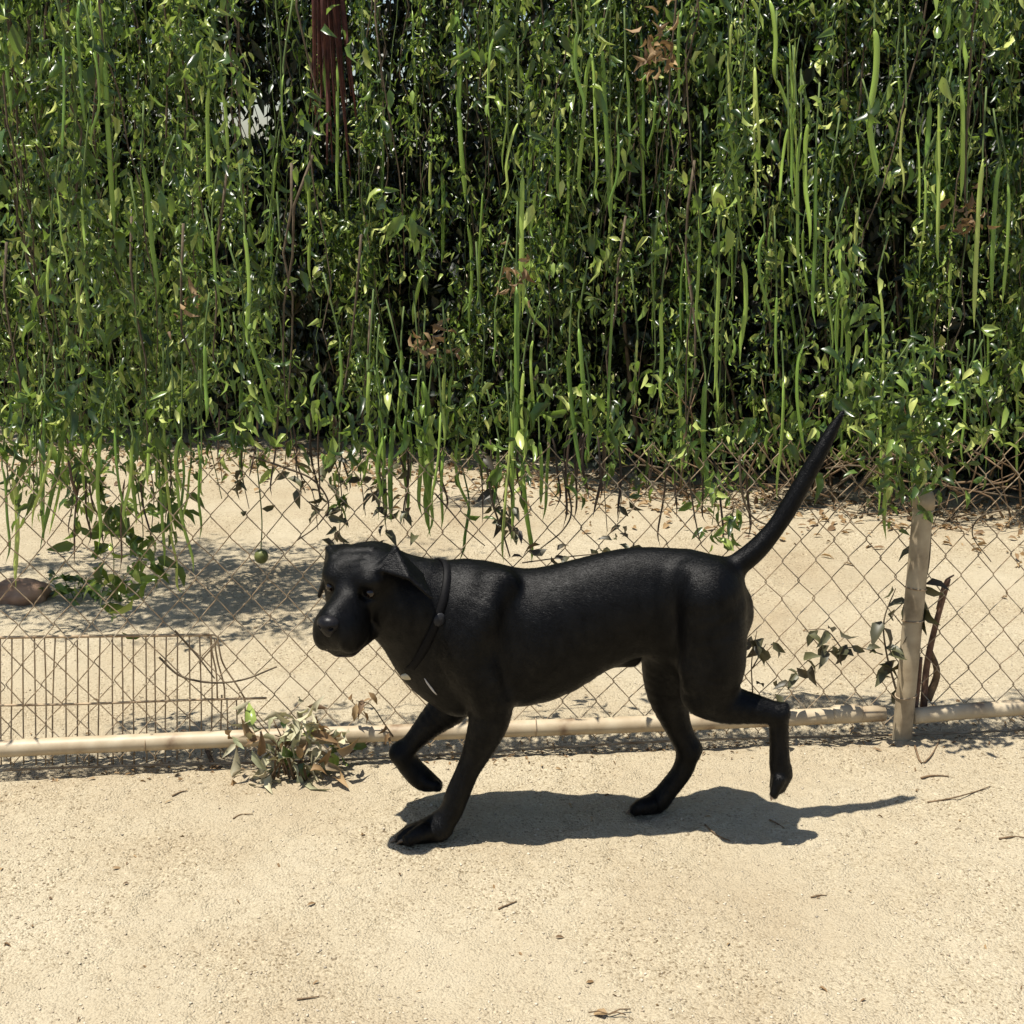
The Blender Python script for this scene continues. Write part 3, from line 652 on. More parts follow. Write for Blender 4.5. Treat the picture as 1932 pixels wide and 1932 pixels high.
def keep_prob(p, deep=False):
    x, y = to_px(p); k = np.ones(len(p))
    for hx, hy, rx, ry, s_ in [(a_, b_, c_*1.25, d_*1.25, min(e_*1.15, .985)) for a_, b_, c_, d_, e_ in SKYHOLES]+([] if deep else DARKHOLES): k *= 1-s_*np.exp(-(((x-hx)/rx)**2+((y-hy)/ry)**2)**1.5)
    n = vnoise(p*np.array([6.5, 4.0, 2.6]), 11)*.6+vnoise(p*np.array([15, 9, 8]), 12)*.4
    return k*np.clip((n-(.25 if deep else .45))*9, 0.015, 1)

VX = np.linspace(0, 1932, 15)                               # bays of the curtain across the picture
vine_labels = [
 'leafy vine curtain hanging at the left picture edge above the reddish clod',
 'vine curtain above the wire panel with several long pods at its top',
 'vine curtain between the left pods and the sky gaps, one dark tall pod in it',
 'vine curtain just left of the dark red dead fronds, sky showing through',
 'vine curtain around the dark red dead fronds',
 'vine curtain above the dog\'s head with the thickest pale pod reaching down',
 'vine curtain above the dog\'s neck with a broad dark green pod at its top',
 'vine curtain above the dog\'s shoulders with thick bright pods in the middle',
 'vine curtain above the middle of the dog\'s back with pods near its top',
 'vine curtain above the dog\'s hips with a dark gap at its top',
 'vine curtain left of the raised tail tip with a bright pod at the very top',
 'vine curtain straight above the raised tail tip with a cluster of long pods',
 'vine curtain above the tan post beside one very bright curved pod',
 'vine curtain at the right picture edge with two long pale pods']
NV = len(vine_labels)
vines = []
for i in range(NV):
    xm = P((VX[i]+VX[i+1])/2, 300, 4.8)[0]
    vines.append(empty('hanging_vine', (xm, curtain_y(xm), 2.35), vine_labels[i], 'vine', 'vines hanging in a curtain beyond the fence'))
def vine_of(p): return int(np.clip(np.searchsorted(VX, to_px(np.asarray(p, float))[0])-1, 0, NV-1))
leafP = [[] for _ in range(NV)]; leafS = [[] for _ in range(NV)]
def strand(x0, y0, zbot, ztop, dens, size, stem_r=.003, cl=(4, 7), sx=.028, deep=False):
    n_ = max(6, int((ztop-zbot)/.09))
    zz = np.linspace(ztop, zbot, n_); wob = np.cumsum(rng.normal(0, .016, (n_, 2)), axis=0)
    path = np.stack([x0+wob[:, 0]+.02*np.sin(zz*3+x0*9), y0+wob[:, 1]*.6, zz], -1)
    vi = vine_of(path[n_//2])
    brown = rng.random() < .5
    if rng.random() < .5: obj('stem', MB().tube(path, np.linspace(stem_r*(1.5 if brown else 1), stem_r*.45, n_), 5).mesh('stem'), M['stem' if brown else 'greenstem'], vines[vi])
    m_ = int((ztop-zbot)/dens); tt = rng.uniform(0, 1, m_)*(n_-1.001); ii = tt.astype(int); nodes = path[ii]+(path[ii+1]-path[ii])*(tt-ii)[:, None]
    nodes = nodes+rng.normal(0, .022, nodes.shape)*np.array([1, .7, 1])
    kp = rng.random(m_) < keep_prob(nodes, deep); nodes = nodes[kp]
    for c in range(int(rng.integers(*cl))):
        leafP[vi].append(nodes+rng.normal(0, sx, nodes.shape)*np.array([1.1, .9, .8])); leafS[vi].append(np.full(len(nodes), size))
def edge_z(x0, y0):
    px_, _ = to_px(np.array([x0, y0, 1.0])); return P(px_, np.interp(px_, EDGE[:, 0], EDGE[:, 1]), y0)[2], px_
for s_ in range(330):                                       # main curtain: narrow leafy columns, ragged below
    x0 = rng.uniform(-3.0, 2.9); y0 = curtain_y(x0)+rng.normal(0, .15)
    zb, px_ = edge_z(x0, y0)
    zbot = zb + abs(rng.normal(0, .25))
    if rng.random() < .5: zbot = P(px_, rng.uniform(330, 720), y0)[2]
    strand(x0, y0, min(max(zbot, .06), 2.1), 2.5+rng.uniform(-.15, .2), rng.choice([.015, .02, .032]), rng.choice([.8, .95, 1.15]), cl=(4, 7), sx=rng.choice([.016, .022, .03]))
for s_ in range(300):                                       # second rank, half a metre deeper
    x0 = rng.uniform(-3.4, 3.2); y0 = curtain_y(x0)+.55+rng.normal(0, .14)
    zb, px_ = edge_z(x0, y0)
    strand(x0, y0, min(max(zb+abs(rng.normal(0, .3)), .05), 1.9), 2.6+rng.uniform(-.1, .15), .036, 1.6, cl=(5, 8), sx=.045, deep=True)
for s_ in range(85):                                       # strands hanging nearer at the left; they shade the sand there
    x0 = rng.uniform(-2.3, -.8); y0 = near_y(x0)+rng.normal(0, .2)
    zb, px_ = edge_z(x0, y0); zb -= .14 if px_ < 360 else 0
    strand(x0, y0, min(max(zb+abs(rng.normal(0, .28)), .06), 1.95), 2.25+rng.uniform(-.12, .15), .034, 1.0)
for s_ in range(54):                                        # foremost strands, hanging right over the fence
    x0 = rng.uniform(-1.5, 1.6); p0 = fence_pt(x0, 0, rng.uniform(.0, .10))
    px_, _ = to_px(np.array([p0[0], p0[1], 1.0])); e = np.interp(px_, [-300, 0, 300, 600, 1000, 1300, 1600, 1700, 1800, 2200], [760, 790, 760, 640, 740, 640, 700, 860, 800, 760])+rng.normal(0, 90)-abs(rng.normal(0, 140))
    zb = P(px_, max(e, 120), p0[1])[2]
    strand(p0[0], p0[1], zb, 2.15+rng.uniform(-.1, .15), .040, .92, stem_r=.0022, cl=(3, 5), sx=.02)
for s_ in range(46):                                        # long straggling tips that reach below the rest
    px_ = rng.uniform(-20, 1480) if s_ > 12 else rng.uniform(0, 360); p0 = fence_at(px_, 800, rng.uniform(.0, .25))
    zb = P(px_, np.interp(px_, EDGE[:, 0], EDGE[:, 1])+rng.uniform(20, 130), p0[1])[2]
    strand(p0[0], p0[1], zb, zb+rng.uniform(.5, .9), .055, .8, stem_r=.0024, cl=(2, 4), sx=.014)
nn = []                                                     # matted over the top edge of the mesh
for s_ in range(420):
    x0 = rng.uniform(-1.5, 1.7); zc = .85+.08*rng.normal(); p0 = fence_pt(x0, zc, rng.normal(.015, .035))
    if vnoise(np.array([[x0*4, zc*5, 0]]), 31)[0] < .36: continue
    for c in range(4):
        q_ = p0+rng.normal(0, .022, 3); vi = vine_of(q_); leafP[vi].append(q_[None]); leafS[vi].append(np.full(1, .95))
# arching tops that overhang and throw the broken shade on the ground at the left
for s_ in range(115):
    x0 = rng.uniform(-2.2, -.95); y0 = rng.uniform(3.75, 4.65); z0 = rng.uniform(2.05, 2.45)
    nn = rng.normal(0, 1, (26, 3))*np.array([.13, .09, .05])+np.array([x0, y0, z0])
    vi = vine_of((x0, y0, z0)); leafP[vi].append(nn); leafS[vi].append(np.ones(len(nn)))
for s_ in range(900):                                       # unseen leaf roof, added above the curtain to block sun from its inside
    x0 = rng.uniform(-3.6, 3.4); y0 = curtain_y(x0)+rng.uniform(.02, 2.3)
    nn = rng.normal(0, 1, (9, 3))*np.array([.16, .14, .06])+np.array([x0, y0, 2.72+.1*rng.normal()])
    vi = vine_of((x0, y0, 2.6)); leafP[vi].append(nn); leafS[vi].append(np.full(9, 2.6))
for vi in range(NV):
    A = np.vstack(leafP[vi]); N = len(A); SZ = np.concatenate(leafS[vi])
    if not N: continue
    d = rng.normal(0, 1, (N, 3))*np.array([.6, .6, .5])+np.array([0, -.12, -.95])
    nrm = rng.normal(0, 1, (N, 3))*np.array([1, 1, .6])+np.array([0, -.3, .3])
    ln = rng.gamma(9, .0043, N)*(.8+.4*rng.random(N))*SZ; wd = rng.uniform(.22, .40, N)
    # the biggest leaves on the near face are objects of their own
    px_, py_ = to_px(A); vis = (px_ > 0) & (px_ < 1932) & (py_ > 0)
    score = ln/A[:, 1]; score[~vis | (SZ > 1.25)] = -9
    top = np.argsort(-score)[:60] if vis.any() else []
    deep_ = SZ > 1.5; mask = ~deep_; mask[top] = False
    V, F = leaf_verts(A[mask], d[mask], nrm[mask], ln[mask], wd[mask], curl=rng.uniform(.5, 2.2, mask.sum()))
    tag(obj('foliage', mesh_tris('foliage', V, F), M['leaf'], vines[vi]), kind='stuff')
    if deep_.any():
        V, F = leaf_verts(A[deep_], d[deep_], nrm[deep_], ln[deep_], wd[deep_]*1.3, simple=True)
        tag(obj('inner_foliage', mesh_tris('foliage', V, F), M['hedge'], vines[vi]), kind='stuff')  # inner and roof leaves: near-black colour paints the shade inside the curtain
    for k_ in top: leaf_object(vines[vi], A[k_], d[k_], nrm[k_], max(ln[k_], .045), (.28, .38)[k_ % 2], 'leaf', (1.0, 1.7)[(k_//2) % 2])

# seed pods: (px top, py top, px bottom, py bottom, half width px, depth shift from the curtain)
PODS = [(8, 60, 20, 215, 6, -.3), (150, 0, 165, 250, 5, -.3), (185, 0, 196, 190, 9, -.32), (170, 0, 190, 175, 5, -.3), (198, 110, 217, 450, 8, -.33), (175, 95, 182, 300, 4, -.3), (155, 370, 160, 470, 6, -.3), (144, 530, 150, 640, 6, -.33), (160, 540, 163, 650, 5, -.33), (95, 480, 90, 580, 5, -.3),
 (268, 310, 286, 590, 8, -.33), (312, 330, 308, 430, 4, -.25), (417, 170, 425, 360, 5, -.3), (400, 430, 416, 645, 6, -.33), (386, 650, 388, 800, 6, -.33), (460, 440, 470, 660, 7, -.25), (470, 640, 516, 800, 6, -.3), (455, 730, 458, 910, 6, -.35), (300, 620, 300, 730, 4, -.2), (535, 140, 540, 300, 5, -.25), (360, 880, 352, 1000, 4, -.3),
 (860, 20, 866, 240, 11, -.15), (866, 200, 878, 385, 8, -.15), (932, 70, 927, 230, 6, -.3), (955, 130, 950, 330, 4, -.25), (978, 230, 945, 390, 6, -.3), (986, 330, 985, 600, 8, -.33), (1000, 240, 998, 400, 4, -.2), (974, 540, 972, 870, 11, -.4), (990, 560, 1026, 640, 7, -.4), (988, 700, 984, 880, 8, -.4), (1006, 640, 1010, 780, 5, -.38), (935, 600, 938, 700, 5, -.3),
 (1089, 60, 1096, 220, 6, -.3), (1120, 90, 1108, 400, 7, -.3), (1136, 90, 1155, 440, 7, -.32), (1180, 130, 1182, 300, 5, -.25), (1165, 250, 1152, 420, 4, -.3), (1210, 60, 1220, 310, 5, -.1), (1012, 360, 1008, 460, 5, -.33),
 (1322, 340, 1318, 640, 6, -.35), (1356, 500, 1346, 745, 8, -.38), (1372, 240, 1395, 430, 6, -.3), (1400, 490, 1396, 690, 7, -.35), (1442, 440, 1455, 610, 5, -.3), (1425, 30, 1432, 40, 3, 0), (1452, 0, 1465, 160, 7, -.33), (1465, 150, 1500, 245, 5, -.33), (1418, 0, 1440, 60, 6, -.3),
 (1512, 250, 1515, 540, 7, -.3), (1525, 230, 1527, 470, 8, -.33), (1540, 300, 1540, 620, 6, -.3), (1488, 240, 1470, 380, 5, -.25), (1578, 460, 1592, 700, 8, -.36), (1565, 380, 1563, 690, 7, -.3), (1650, 55, 1640, 230, 10, -.42), (1640, 220, 1657, 335, 10, -.42), (1755, 200, 1748, 320, 8, -.35), (1780, 200, 1770, 330, 5, -.33), (1790, 10, 1786, 90, 8, -.35), (1822, 0, 1820, 140, 8, -.35), (1812, 150, 1812, 380, 7, -.33), (1770, 290, 1772, 510, 6, -.3), (1745, 330, 1735, 520, 5, -.3), (1855, 300, 1838, 620, 8, -.35), (1886, 310, 1873, 570, 7, -.33), (1620, 390, 1612, 500, 6, -.2), (1710, 200, 1700, 380, 4, -.25),
 (797, 720, 812, 1012, 13, -.45), (808, 780, 806, 900, 8, -.45), (722, 820, 726, 990, 7, -.42), (745, 800, 738, 985, 8, -.42), (760, 720, 748, 860, 6, -.4), (640, 660, 642, 780, 5, -.3), (640, 880, 655, 1000, 4, -.4), (697, 700, 692, 800, 6, -.3), (790, 700, 788, 800, 4, -.3), (840, 700, 838, 850, 6, -.35), (838, 840, 832, 1000, 5, -.42), (884, 960, 866, 1060, 5, -.5), (985, 870, 1003, 1062, 7, -.5), (962, 870, 950, 1062, 6, -.5),
 (1075, 650, 1098, 900, 7, -.42), (1092, 620, 1112, 870, 8, -.42), (1330, 720, 1326, 950, 8, -.45), (1350, 600, 1352, 780, 5, -.4), (1478, 720, 1466, 945, 7, -.45), (1382, 640, 1380, 690, 5, -.3), (1682, 760, 1672, 1020, 8, -.8), (1700, 760, 1690, 940, 5, -.75), (1752, 800, 1730, 915, 6, -.7), (1650, 700, 1648, 800, 4, -.3),
 (4, 880, 10, 1065, 7, -.5), (24, 900, 30, 1110, 9, -.5), (125, 770, 75, 1040, 7, -.45), (100, 830, 60, 1000, 5, -.4), (265, 800, 258, 990, 6, -.45), (380, 860, 376, 1020, 4, -.4), (335, 880, 365, 1080, 5, -.45), (320, 1000, 345, 1120, 5, -.45), (300, 900, 310, 1070, 5, -.4)]
for k_ in range(110):
    x = rng.uniform(0, 1932); y = rng.uniform(20, 760); PODS.append((x, y, x+rng.normal(0, 8), y+rng.uniform(110, 300), rng.uniform(3.5, 6.5), rng.uniform(-.3, .1)))
for k_ in range(30):
    x = rng.uniform(0, 400) if k_ % 2 else rng.uniform(650, 1060); y = rng.uniform(760, 860); PODS.append((x, y, x+rng.normal(0, 10), rng.uniform(905, 1040), rng.uniform(3.5, 7), -.4))
for k_ in range(44):          # last year's dark pods and bare tips, hanging lowest
    x = rng.uniform(120, 1450); e = np.interp(x, EDGE[:, 0], EDGE[:, 1]); PODS.append((x, e-40, x+rng.normal(0, 12), e+rng.uniform(40, 150), -rng.uniform(2.5, 4.5), rng.uniform(-.5, -.2)))
for (x0, y0, x1, y1, hw, dy_) in PODS:
    off = rng.uniform(-.03, .10) if dy_ < -.22 else None
    if off is None:
        yy = 4.42
        for _ in range(4): yy = curtain_y(P((x0+x1)/2, (y0+y1)/2, yy)[0])+dy_
        a, b_ = P(x0, y0, yy), P(x1, y1, yy)
    else: a, b_ = fence_at(x0, y0, off), fence_at(x1, y1, off)
    b_[2] = max(b_[2], .01)
    bow = rng.normal(0, .007, 3)*np.array([1, 1, 0]); mid = (a+b_)/2+bow
    r_ = abs(hw)*mpp(mid)*.6; n_ = 14
    pts = spline([a, a*.66+mid*.34+bow*.5, mid, b_*.66+mid*.34+rng.normal(0, .006, 3), b_], n_)
    u_ = np.linspace(0, 1, n_); rad = r_*np.clip(np.minimum(u_*7+.25, 1), 0, 1)*np.clip(np.minimum((1-u_)*3.5, 1), .06, 1)*(1+.07*np.sin(u_*40+x0))
    vi = vine_of((a+b_)/2); fd = unit(np.array([1, rng.normal(0, .6), 0]))
    pod = obj('seed_pod', MB().tube(pts, rad, 8, flat=.45, flatdir=fd).mesh('pod'), M['oldpod' if hw < 0 else 'pod'], vines[vi])
    if hw > 0 and y0 > 5:      # stalk
        obj('stalk', MB().tube(spline([a+np.array([rng.normal(0, .02), .03, rng.uniform(.08, .2)]), a+np.array([0, .01, .03]), a+(b_-a)*.02], 6), .0022, 5).mesh('stalk'), M['greenstem'], pod)
# dry orange-brown seed clusters caught in the curtain
for px_, py_, n_ in ((1240, 100, 40), (1825, 405, 26), (815, 640, 26), (970, 520, 20), (362, 578, 8)):
    c = fence_at(px_, py_, .03); vi = vine_of(c)
    for k_ in range(n_): leaf_object(vines[vi], c+rng.normal(0, 1, 3)*np.array([.02, .03, .045 if n_ > 30 else .025]), rng.normal(0, 1, 3), rng.normal(0, 1, 3), rng.uniform(.02, .045), .34, 'dryleaf', 1.7, 'dry_leaf')

# dark red dead fronds, hanging in a bundle
c = P(622, 120, 5.4)
fr = empty('dead_frond_bundle', (c[0], c[1], 2.3), 'bundle of dark red dried fronds hanging amid the vines', 'dead fronds')
for k_ in range(26):
    dx = rng.normal(0, .035); zt = 2.35; zb_ = P(622, rng.uniform(120, 350), 5.4)[2]
    pts = spline([(c[0]-.01+dx*.5, c[1]+rng.normal(0, .05), zt), (c[0]+dx, c[1]+rng.normal(0, .05), (zt+zb_)/2), (c[0]+dx*1.5, c[1]+rng.normal(0, .06), zb_)], 8)
    obj('frond_strip', MB().tube(pts, np.linspace(.016, .004, 8)*rng.uniform(.6, 1.1), 5, flat=.15, flatdir=unit(rng.normal(0, 1, 3)*np.array([1, .5, 0]))).mesh('strip'), M['frond'], fr)

# ------------------------------------------------------------------ shrubs behind: ground to about 1.2 m at the left, taller at the right
SH = [(-2.7, 7.9, 1.2, 1.5, 'dim shrub seen low through the fence at the far left'), (-1.3, 7.5, 1.1, 1.4, 'dim shrub behind the vine curtain, above the wire panel'),
      (.0, 7.1, 1.1, 1.5, 'dark shrub whose foot shows above the dog\'s head and neck'), (1.0, 6.6, 1.0, 1.9, 'dark shrub rising behind the dog\'s back'),
      (1.85, 6.3, .9, 2.3, 'dark twiggy shrub right behind the raised tail'), (2.75, 6.1, .9, 2.4, 'dark shrub behind the tan post at the right')]
for (x, y, rx, hh, lab) in SH:
    sh = empty('shrub', (x, y, 0), lab, 'shrub', 'shrubs behind the vines')
    N = 11000
    th = rng.uniform(0, 2*math.pi, N); rr_ = np.sqrt(rng.random(N)); zz = rng.random(N)**.85*hh
    prof = np.sqrt(np.clip(1-((zz/hh-.35)/.75)**2, .05, 1))
    A = np.stack([x+rx*rr_*prof*np.cos(th), y+.62*rr_*prof*np.sin(th), zz+.02], -1); A += rng.normal(0, .05, A.shape)
    n = vnoise(A*4.5, 21)*.6+vnoise(A*11, 22)*.4; A = A[n > .36]; A = A[A[:, 2] > .0]
    N = len(A); d = rng.normal(0, 1, (N, 3))+np.array([0, -.2, -.3]); nr = rng.normal(0, 1, (N, 3))*.8+np.array([0, -.3, .7])
    V, F = leaf_verts(A, d, nr, rng.uniform(.05, .11, N), rng.uniform(.35, .55, N), simple=True)
    tag(obj('foliage', mesh_tris('foliage', V, F), M['hedge'], sh), kind='stuff')
    for k_ in range(18):
        a = np.array([x+rng.normal(0, rx*.35), y-.25+rng.normal(0, .2), -.02]); b_ = a+np.array([rng.normal(0, .25), rng.normal(0, .15), hh*rng.uniform(.5, .95)])
        obj('branch', MB().tube(spline([a, (a+b_)/2+rng.normal(0, .06, 3), b_], 8), np.linspace(.011, .003, 8)*rng.uniform(.5, 1.2), 6).mesh('branch'), M['stem'], sh)
b0 = G(1600, 965)
brush = empty('dry_brush', b0, 'tangle of dry brown twigs at the foot of the hedge around the tail', 'brush')
for k_ in range(90):
    px_ = rng.uniform(1230, 1932); py_ = rng.uniform(860, 985); yb = float(curtain_y(G(px_, 960)[0]))-.12+rng.normal(0, .08)
    a = P(px_, py_, yb); a[2] = max(a[2], .01); L_ = rng.uniform(.12, .55); dv = unit(rng.normal(0, 1, 3)*np.array([1, .4, .7])+np.array([0, 0, .5]))
    m1 = a+dv*L_*.5+rng.normal(0, .03, 3); e_ = a+dv*L_+rng.normal(0, .04, 3); e_[2] = max(e_[2], .01); m1[2] = max(m1[2], .01)
    obj('twig', MB().tube(spline([a, m1, e_], 8), np.linspace(.0045, .0015, 8)*rng.uniform(.6, 1.3), 5).mesh('twig'), M['twig' if k_ % 3 else 'stem'], brush)
# litter of dead leaves under the hedge (uncountable)
N = 2300
x = rng.uniform(-3, 3.2, N); edge = np.interp(x, [-2.6, -1, 0, 1, 2, 3], [6.7, 6.5, 6.1, 5.7, 5.3, 5.1]); y = edge+rng.normal(.0, .3, N)-.1
A = np.stack([x, y, ground_height(x[:, None], y[:, None])[:, 0]+.008], -1)
d = rng.normal(0, 1, (N, 3))*np.array([1, 1, .25]); nr = rng.normal(0, .35, (N, 3))+np.array([0, 0, 1])
V, F = leaf_verts(A, d, nr, rng.uniform(.02, .06, N), rng.uniform(.3, .5, N), curl=rng.uniform(.5, 2, N))
tag(obj('leaf_litter', mesh_tris('litter', V, F), M['dryleaf']), 'reddish brown dead leaves strewn along the foot of the hedge', 'leaf litter', kind='stuff')

# ------------------------------------------------------------------ sprigs on and around the fence
def sprig(name, label, cat, paths, n_leaf, llen, mat='leaf', stem='stem', srad=.0022, droop=.6, wd=.42, group=None, spread=.012, cu=1.4):
    """paths: lists of world points; every leaf is an object"""
    root = empty(name, paths[0][0], label, cat, group)
    tot = sum(np.linalg.norm(np.diff(np.array(p), axis=0), axis=1).sum() for p in paths)
    for p in paths:
        q = spline(p, max(8, 4*len(p))); L_ = np.linalg.norm(np.diff(np.array(p), axis=0), axis=1).sum()
        obj('stem', MB().tube(q, np.linspace(srad, srad*.45, len(q)), 5).mesh('stem'), M[stem], root)
        for k_ in range(max(1, int(round(n_leaf*L_/tot)))):
            c = q[int(rng.uniform(.08, .999)*len(q))]
            d = rng.normal(0, 1, 3)*np.array([1, .7, .5])+np.array([0, -.2, -droop])
            leaf_object(root, c+rng.normal(0, spread, 3), d, rng.normal(0, .6, 3)+np.array([0, -.5, .6]), llen*rng.uniform(.6, 1.25), wd, mat, cu)
    return root
fp = lambda pts, off=0.0: [fence_at(x, y, off) for x, y in pts]
# leafy vine climbing the foot of the post, with a long side shoot to the left
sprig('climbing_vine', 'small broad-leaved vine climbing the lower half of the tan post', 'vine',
      [fp([(1705, 1340), (1722, 1260), (1716, 1190), (1735, 1110), (1742, 1030)], -.01), fp([(1690, 1300), (1672, 1230), (1668, 1170), (1690, 1110)], -.09)], 34, .062, srad=.003, wd=.5, mat='shadedleaf')
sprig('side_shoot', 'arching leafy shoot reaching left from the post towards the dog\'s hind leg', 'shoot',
      [fp([(1665, 1235), (1620, 1222), (1570, 1228), (1520, 1250), (1455, 1325)], -.06), fp([(1590, 1226), (1560, 1190), (1525, 1188)], -.06)], 24, .05, srad=.002, wd=.45, mat='shadedleaf')
sprig('rump_sprig', 'few dark leaves on a sprig just behind the dog\'s rump', 'sprig', [fp([(1420, 1310), (1418, 1250), (1428, 1190)], -.02), fp([(1420, 1260), (1445, 1215)], -.02)], 13, .055, wd=.5, mat='shadedleaf')
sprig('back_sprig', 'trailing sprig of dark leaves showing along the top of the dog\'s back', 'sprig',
      [fp([(985, 1062), (1060, 1052), (1130, 1045), (1200, 1042), (1290, 1050)], -.02)], 36, .042, srad=.002, droop=.1, spread=.02, mat='shadedleaf')
sprig('tail_sprig', 'little hanging sprig beside the base of the tail', 'sprig', [fp([(1385, 955), (1376, 1000), (1372, 1040)], -.02)], 12, .045)
for i, (lst, lab, n_) in enumerate([
    ([(1715, 640), (1702, 740), (1692, 840), (1702, 955)], 'leafy vine draped over the tan post, hiding its upper part', 150),
    ([(1742, 650), (1752, 740), (1745, 830), (1735, 920)], 'second leafy vine draped over the right side of the tan post', 120),
    ([(1840, 640), (1830, 760), (1842, 830)], 'short leafy vine on the mesh right of the post', 60)]):
    sprig('draped_vine', lab, 'vine', [fp(lst, -.08)]+[fp([(x+rng.normal(0, 16), y) for x, y in lst], -.09) for _ in range(2)], n_, .037, spread=.042, stem='greenstem', group='vines draped over the post')
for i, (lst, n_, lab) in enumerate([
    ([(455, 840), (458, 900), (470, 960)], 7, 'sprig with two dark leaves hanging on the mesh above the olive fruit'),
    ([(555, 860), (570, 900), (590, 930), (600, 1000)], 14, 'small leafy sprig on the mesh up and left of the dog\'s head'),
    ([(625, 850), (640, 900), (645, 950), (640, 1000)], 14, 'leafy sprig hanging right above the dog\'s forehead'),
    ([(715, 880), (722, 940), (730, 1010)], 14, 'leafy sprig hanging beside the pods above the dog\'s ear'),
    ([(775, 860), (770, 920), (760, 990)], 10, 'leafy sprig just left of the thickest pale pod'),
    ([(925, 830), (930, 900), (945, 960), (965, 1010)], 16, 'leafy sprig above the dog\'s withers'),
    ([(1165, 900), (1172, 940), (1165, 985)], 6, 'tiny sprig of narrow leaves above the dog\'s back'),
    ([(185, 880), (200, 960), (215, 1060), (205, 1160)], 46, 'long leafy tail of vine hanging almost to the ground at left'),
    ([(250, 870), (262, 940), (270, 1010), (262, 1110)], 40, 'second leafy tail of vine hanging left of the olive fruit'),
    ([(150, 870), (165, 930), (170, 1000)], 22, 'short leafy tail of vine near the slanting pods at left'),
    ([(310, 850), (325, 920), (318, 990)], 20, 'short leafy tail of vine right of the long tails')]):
    sprig('hanging_sprig', lab, 'sprig', [fp(lst, .12 if i >= 7 else .02)], n_, .055 if i >= 7 else .045, stem='greenstem' if i >= 7 else 'stem', spread=.03 if i >= 7 else .015, srad=.002, mat='leaf' if i >= 7 else 'shadedleaf')
# dry woody tendrils looping on the mesh
for lst, lab, r_ in [
    ([(470, 860), (530, 880), (590, 905), (620, 950), (600, 990), (560, 1020)], 'dry brown tendril looping down left of the dog\'s head', .0028),
    ([(820, 930), (850, 965), (880, 1000), (915, 1030)], 'thin dark tendril slanting behind the dog\'s neck', .0022),
    ([(1395, 860), (1400, 930), (1420, 975), (1460, 990), (1490, 960), (1530, 920)], 'dark tendril looping in a U left of the tail', .003),
    ([(918, 880), (930, 950), (950, 1010), (962, 1050)], 'dark hanging tendril above the dog\'s withers', .003),
    ([(1060, 880), (1078, 960), (1062, 1000), (1020, 1035)], 'dark tendril curving over the dog\'s shoulders', .0026),
    ([(1300, 900), (1310, 970), (1320, 1020)], 'short straight dark tendril above the dog\'s loin', .0024),
    ([(300, 1240), (340, 1275), (400, 1288), (460, 1282), (522, 1258)], 'brown tendril sagging in front of the bent wire panel', .0032),
    ([(330, 1190), (370, 1235), (405, 1280)], 'dark straight twig crossing the corner of the wire panel', .003),
    ([(1900, 960), (1850, 975), (1835, 1010), (1870, 1060)], 'rusty tendril on the mesh at the right picture edge', .0022),
    ([(1755, 980), (1752, 1060), (1738, 1130)], 'dark upright tendril right of the post', .004),
    ([(1715, 905), (1640, 900), (1580, 960), (1540, 1010)], 'thin brown tendril between the tail and the post', .0022)]:
    o = obj('dry_tendril', MB().tube(spline(fp(lst, -.008), 30), np.linspace(r_, r_*.6, 30), 6).mesh('tendril'), M['stem'])
    tag(o, lab, 'tendril', 'dry tendrils on the mesh')
# reddish stick and its stump beside the post
st = empty('sapling_stump', fence_pt(fence_at(1740, 1330)[0]), 'broken reddish sapling stem standing just right of the post', 'stump')
obj('broken_stem', MB().tube(spline(fp([(1742, 1345), (1748, 1260), (1765, 1180), (1782, 1120), (1790, 1092)], .02), 14), np.linspace(.010, .006, 14), 8).mesh('stem'), M['redstick'], st)
obj('broken_stem', MB().tube(spline(fp([(1725, 1340), (1733, 1290), (1738, 1240)], .0), 8), np.linspace(.009, .004, 8), 7).mesh('stem'), M['redstick'], st)
obj('side_branch', MB().tube(spline(fp([(1750, 1320), (1768, 1270), (1752, 1220)], .02), 8), np.linspace(.012, .006, 8), 7).mesh('stem'), M['twig'], st)
obj('side_branch', MB().tube(spline(fp([(1770, 1150), (1782, 1100), (1800, 1085)], .02), 6), np.linspace(.006, .002, 6), 6).mesh('stem'), M['redstick'], st)
# withered plant tumbling over the rail
wp = empty('withered_plant', fence_at(560, 1455, -.06), 'withered pale plant tumbling over the bottom rail left of the dog', 'plant')
for k_ in range(9):
    p0 = (540+rng.normal(0, 14), 1470); p2 = (560+rng.uniform(-85, 60), rng.uniform(1340, 1440))
    obj('stem', MB().tube(spline(fp([p0, ((p0[0]+p2[0])/2+rng.normal(0, 12), 1405), p2], -.07-rng.random()*.04), 10), np.linspace(.003, .0012, 10), 5).mesh('stem'), M['twig'], wp)
for k_ in range(125):
    x = 548+np.clip(rng.normal(0, 54), -110, 110); y = 1415+np.clip(rng.normal(0, 46), -92, 72)
    if x > 605: y = max(y, 1380)
    c = fence_at(x, y, -.07-rng.random()*.07); c[2] = max(c[2], .012)
    big = k_ % 4 == 0
    leaf_object(wp, c, rng.normal(0, 1, 3)+np.array([0, 0, -.5]), rng.normal(0, 1, 3)+np.array([0, -.4, .3]), rng.uniform(.03, .058)*(1.35 if big else 1), (.3, .5)[k_ % 2], 'leaf' if k_ % 16 == 3 else ('dryleaf' if k_ % 5 == 1 else 'paleleaf'), (1.2, 3.0)[k_ % 2])
sprig('rail_sprig', 'thin dry sprig on the mesh between the withered plant and the dog\'s paw', 'sprig', [fp([(742, 1390), (725, 1365), (700, 1330), (672, 1322)], -.05)], 12, .04, mat='dryleaf', wd=.34)
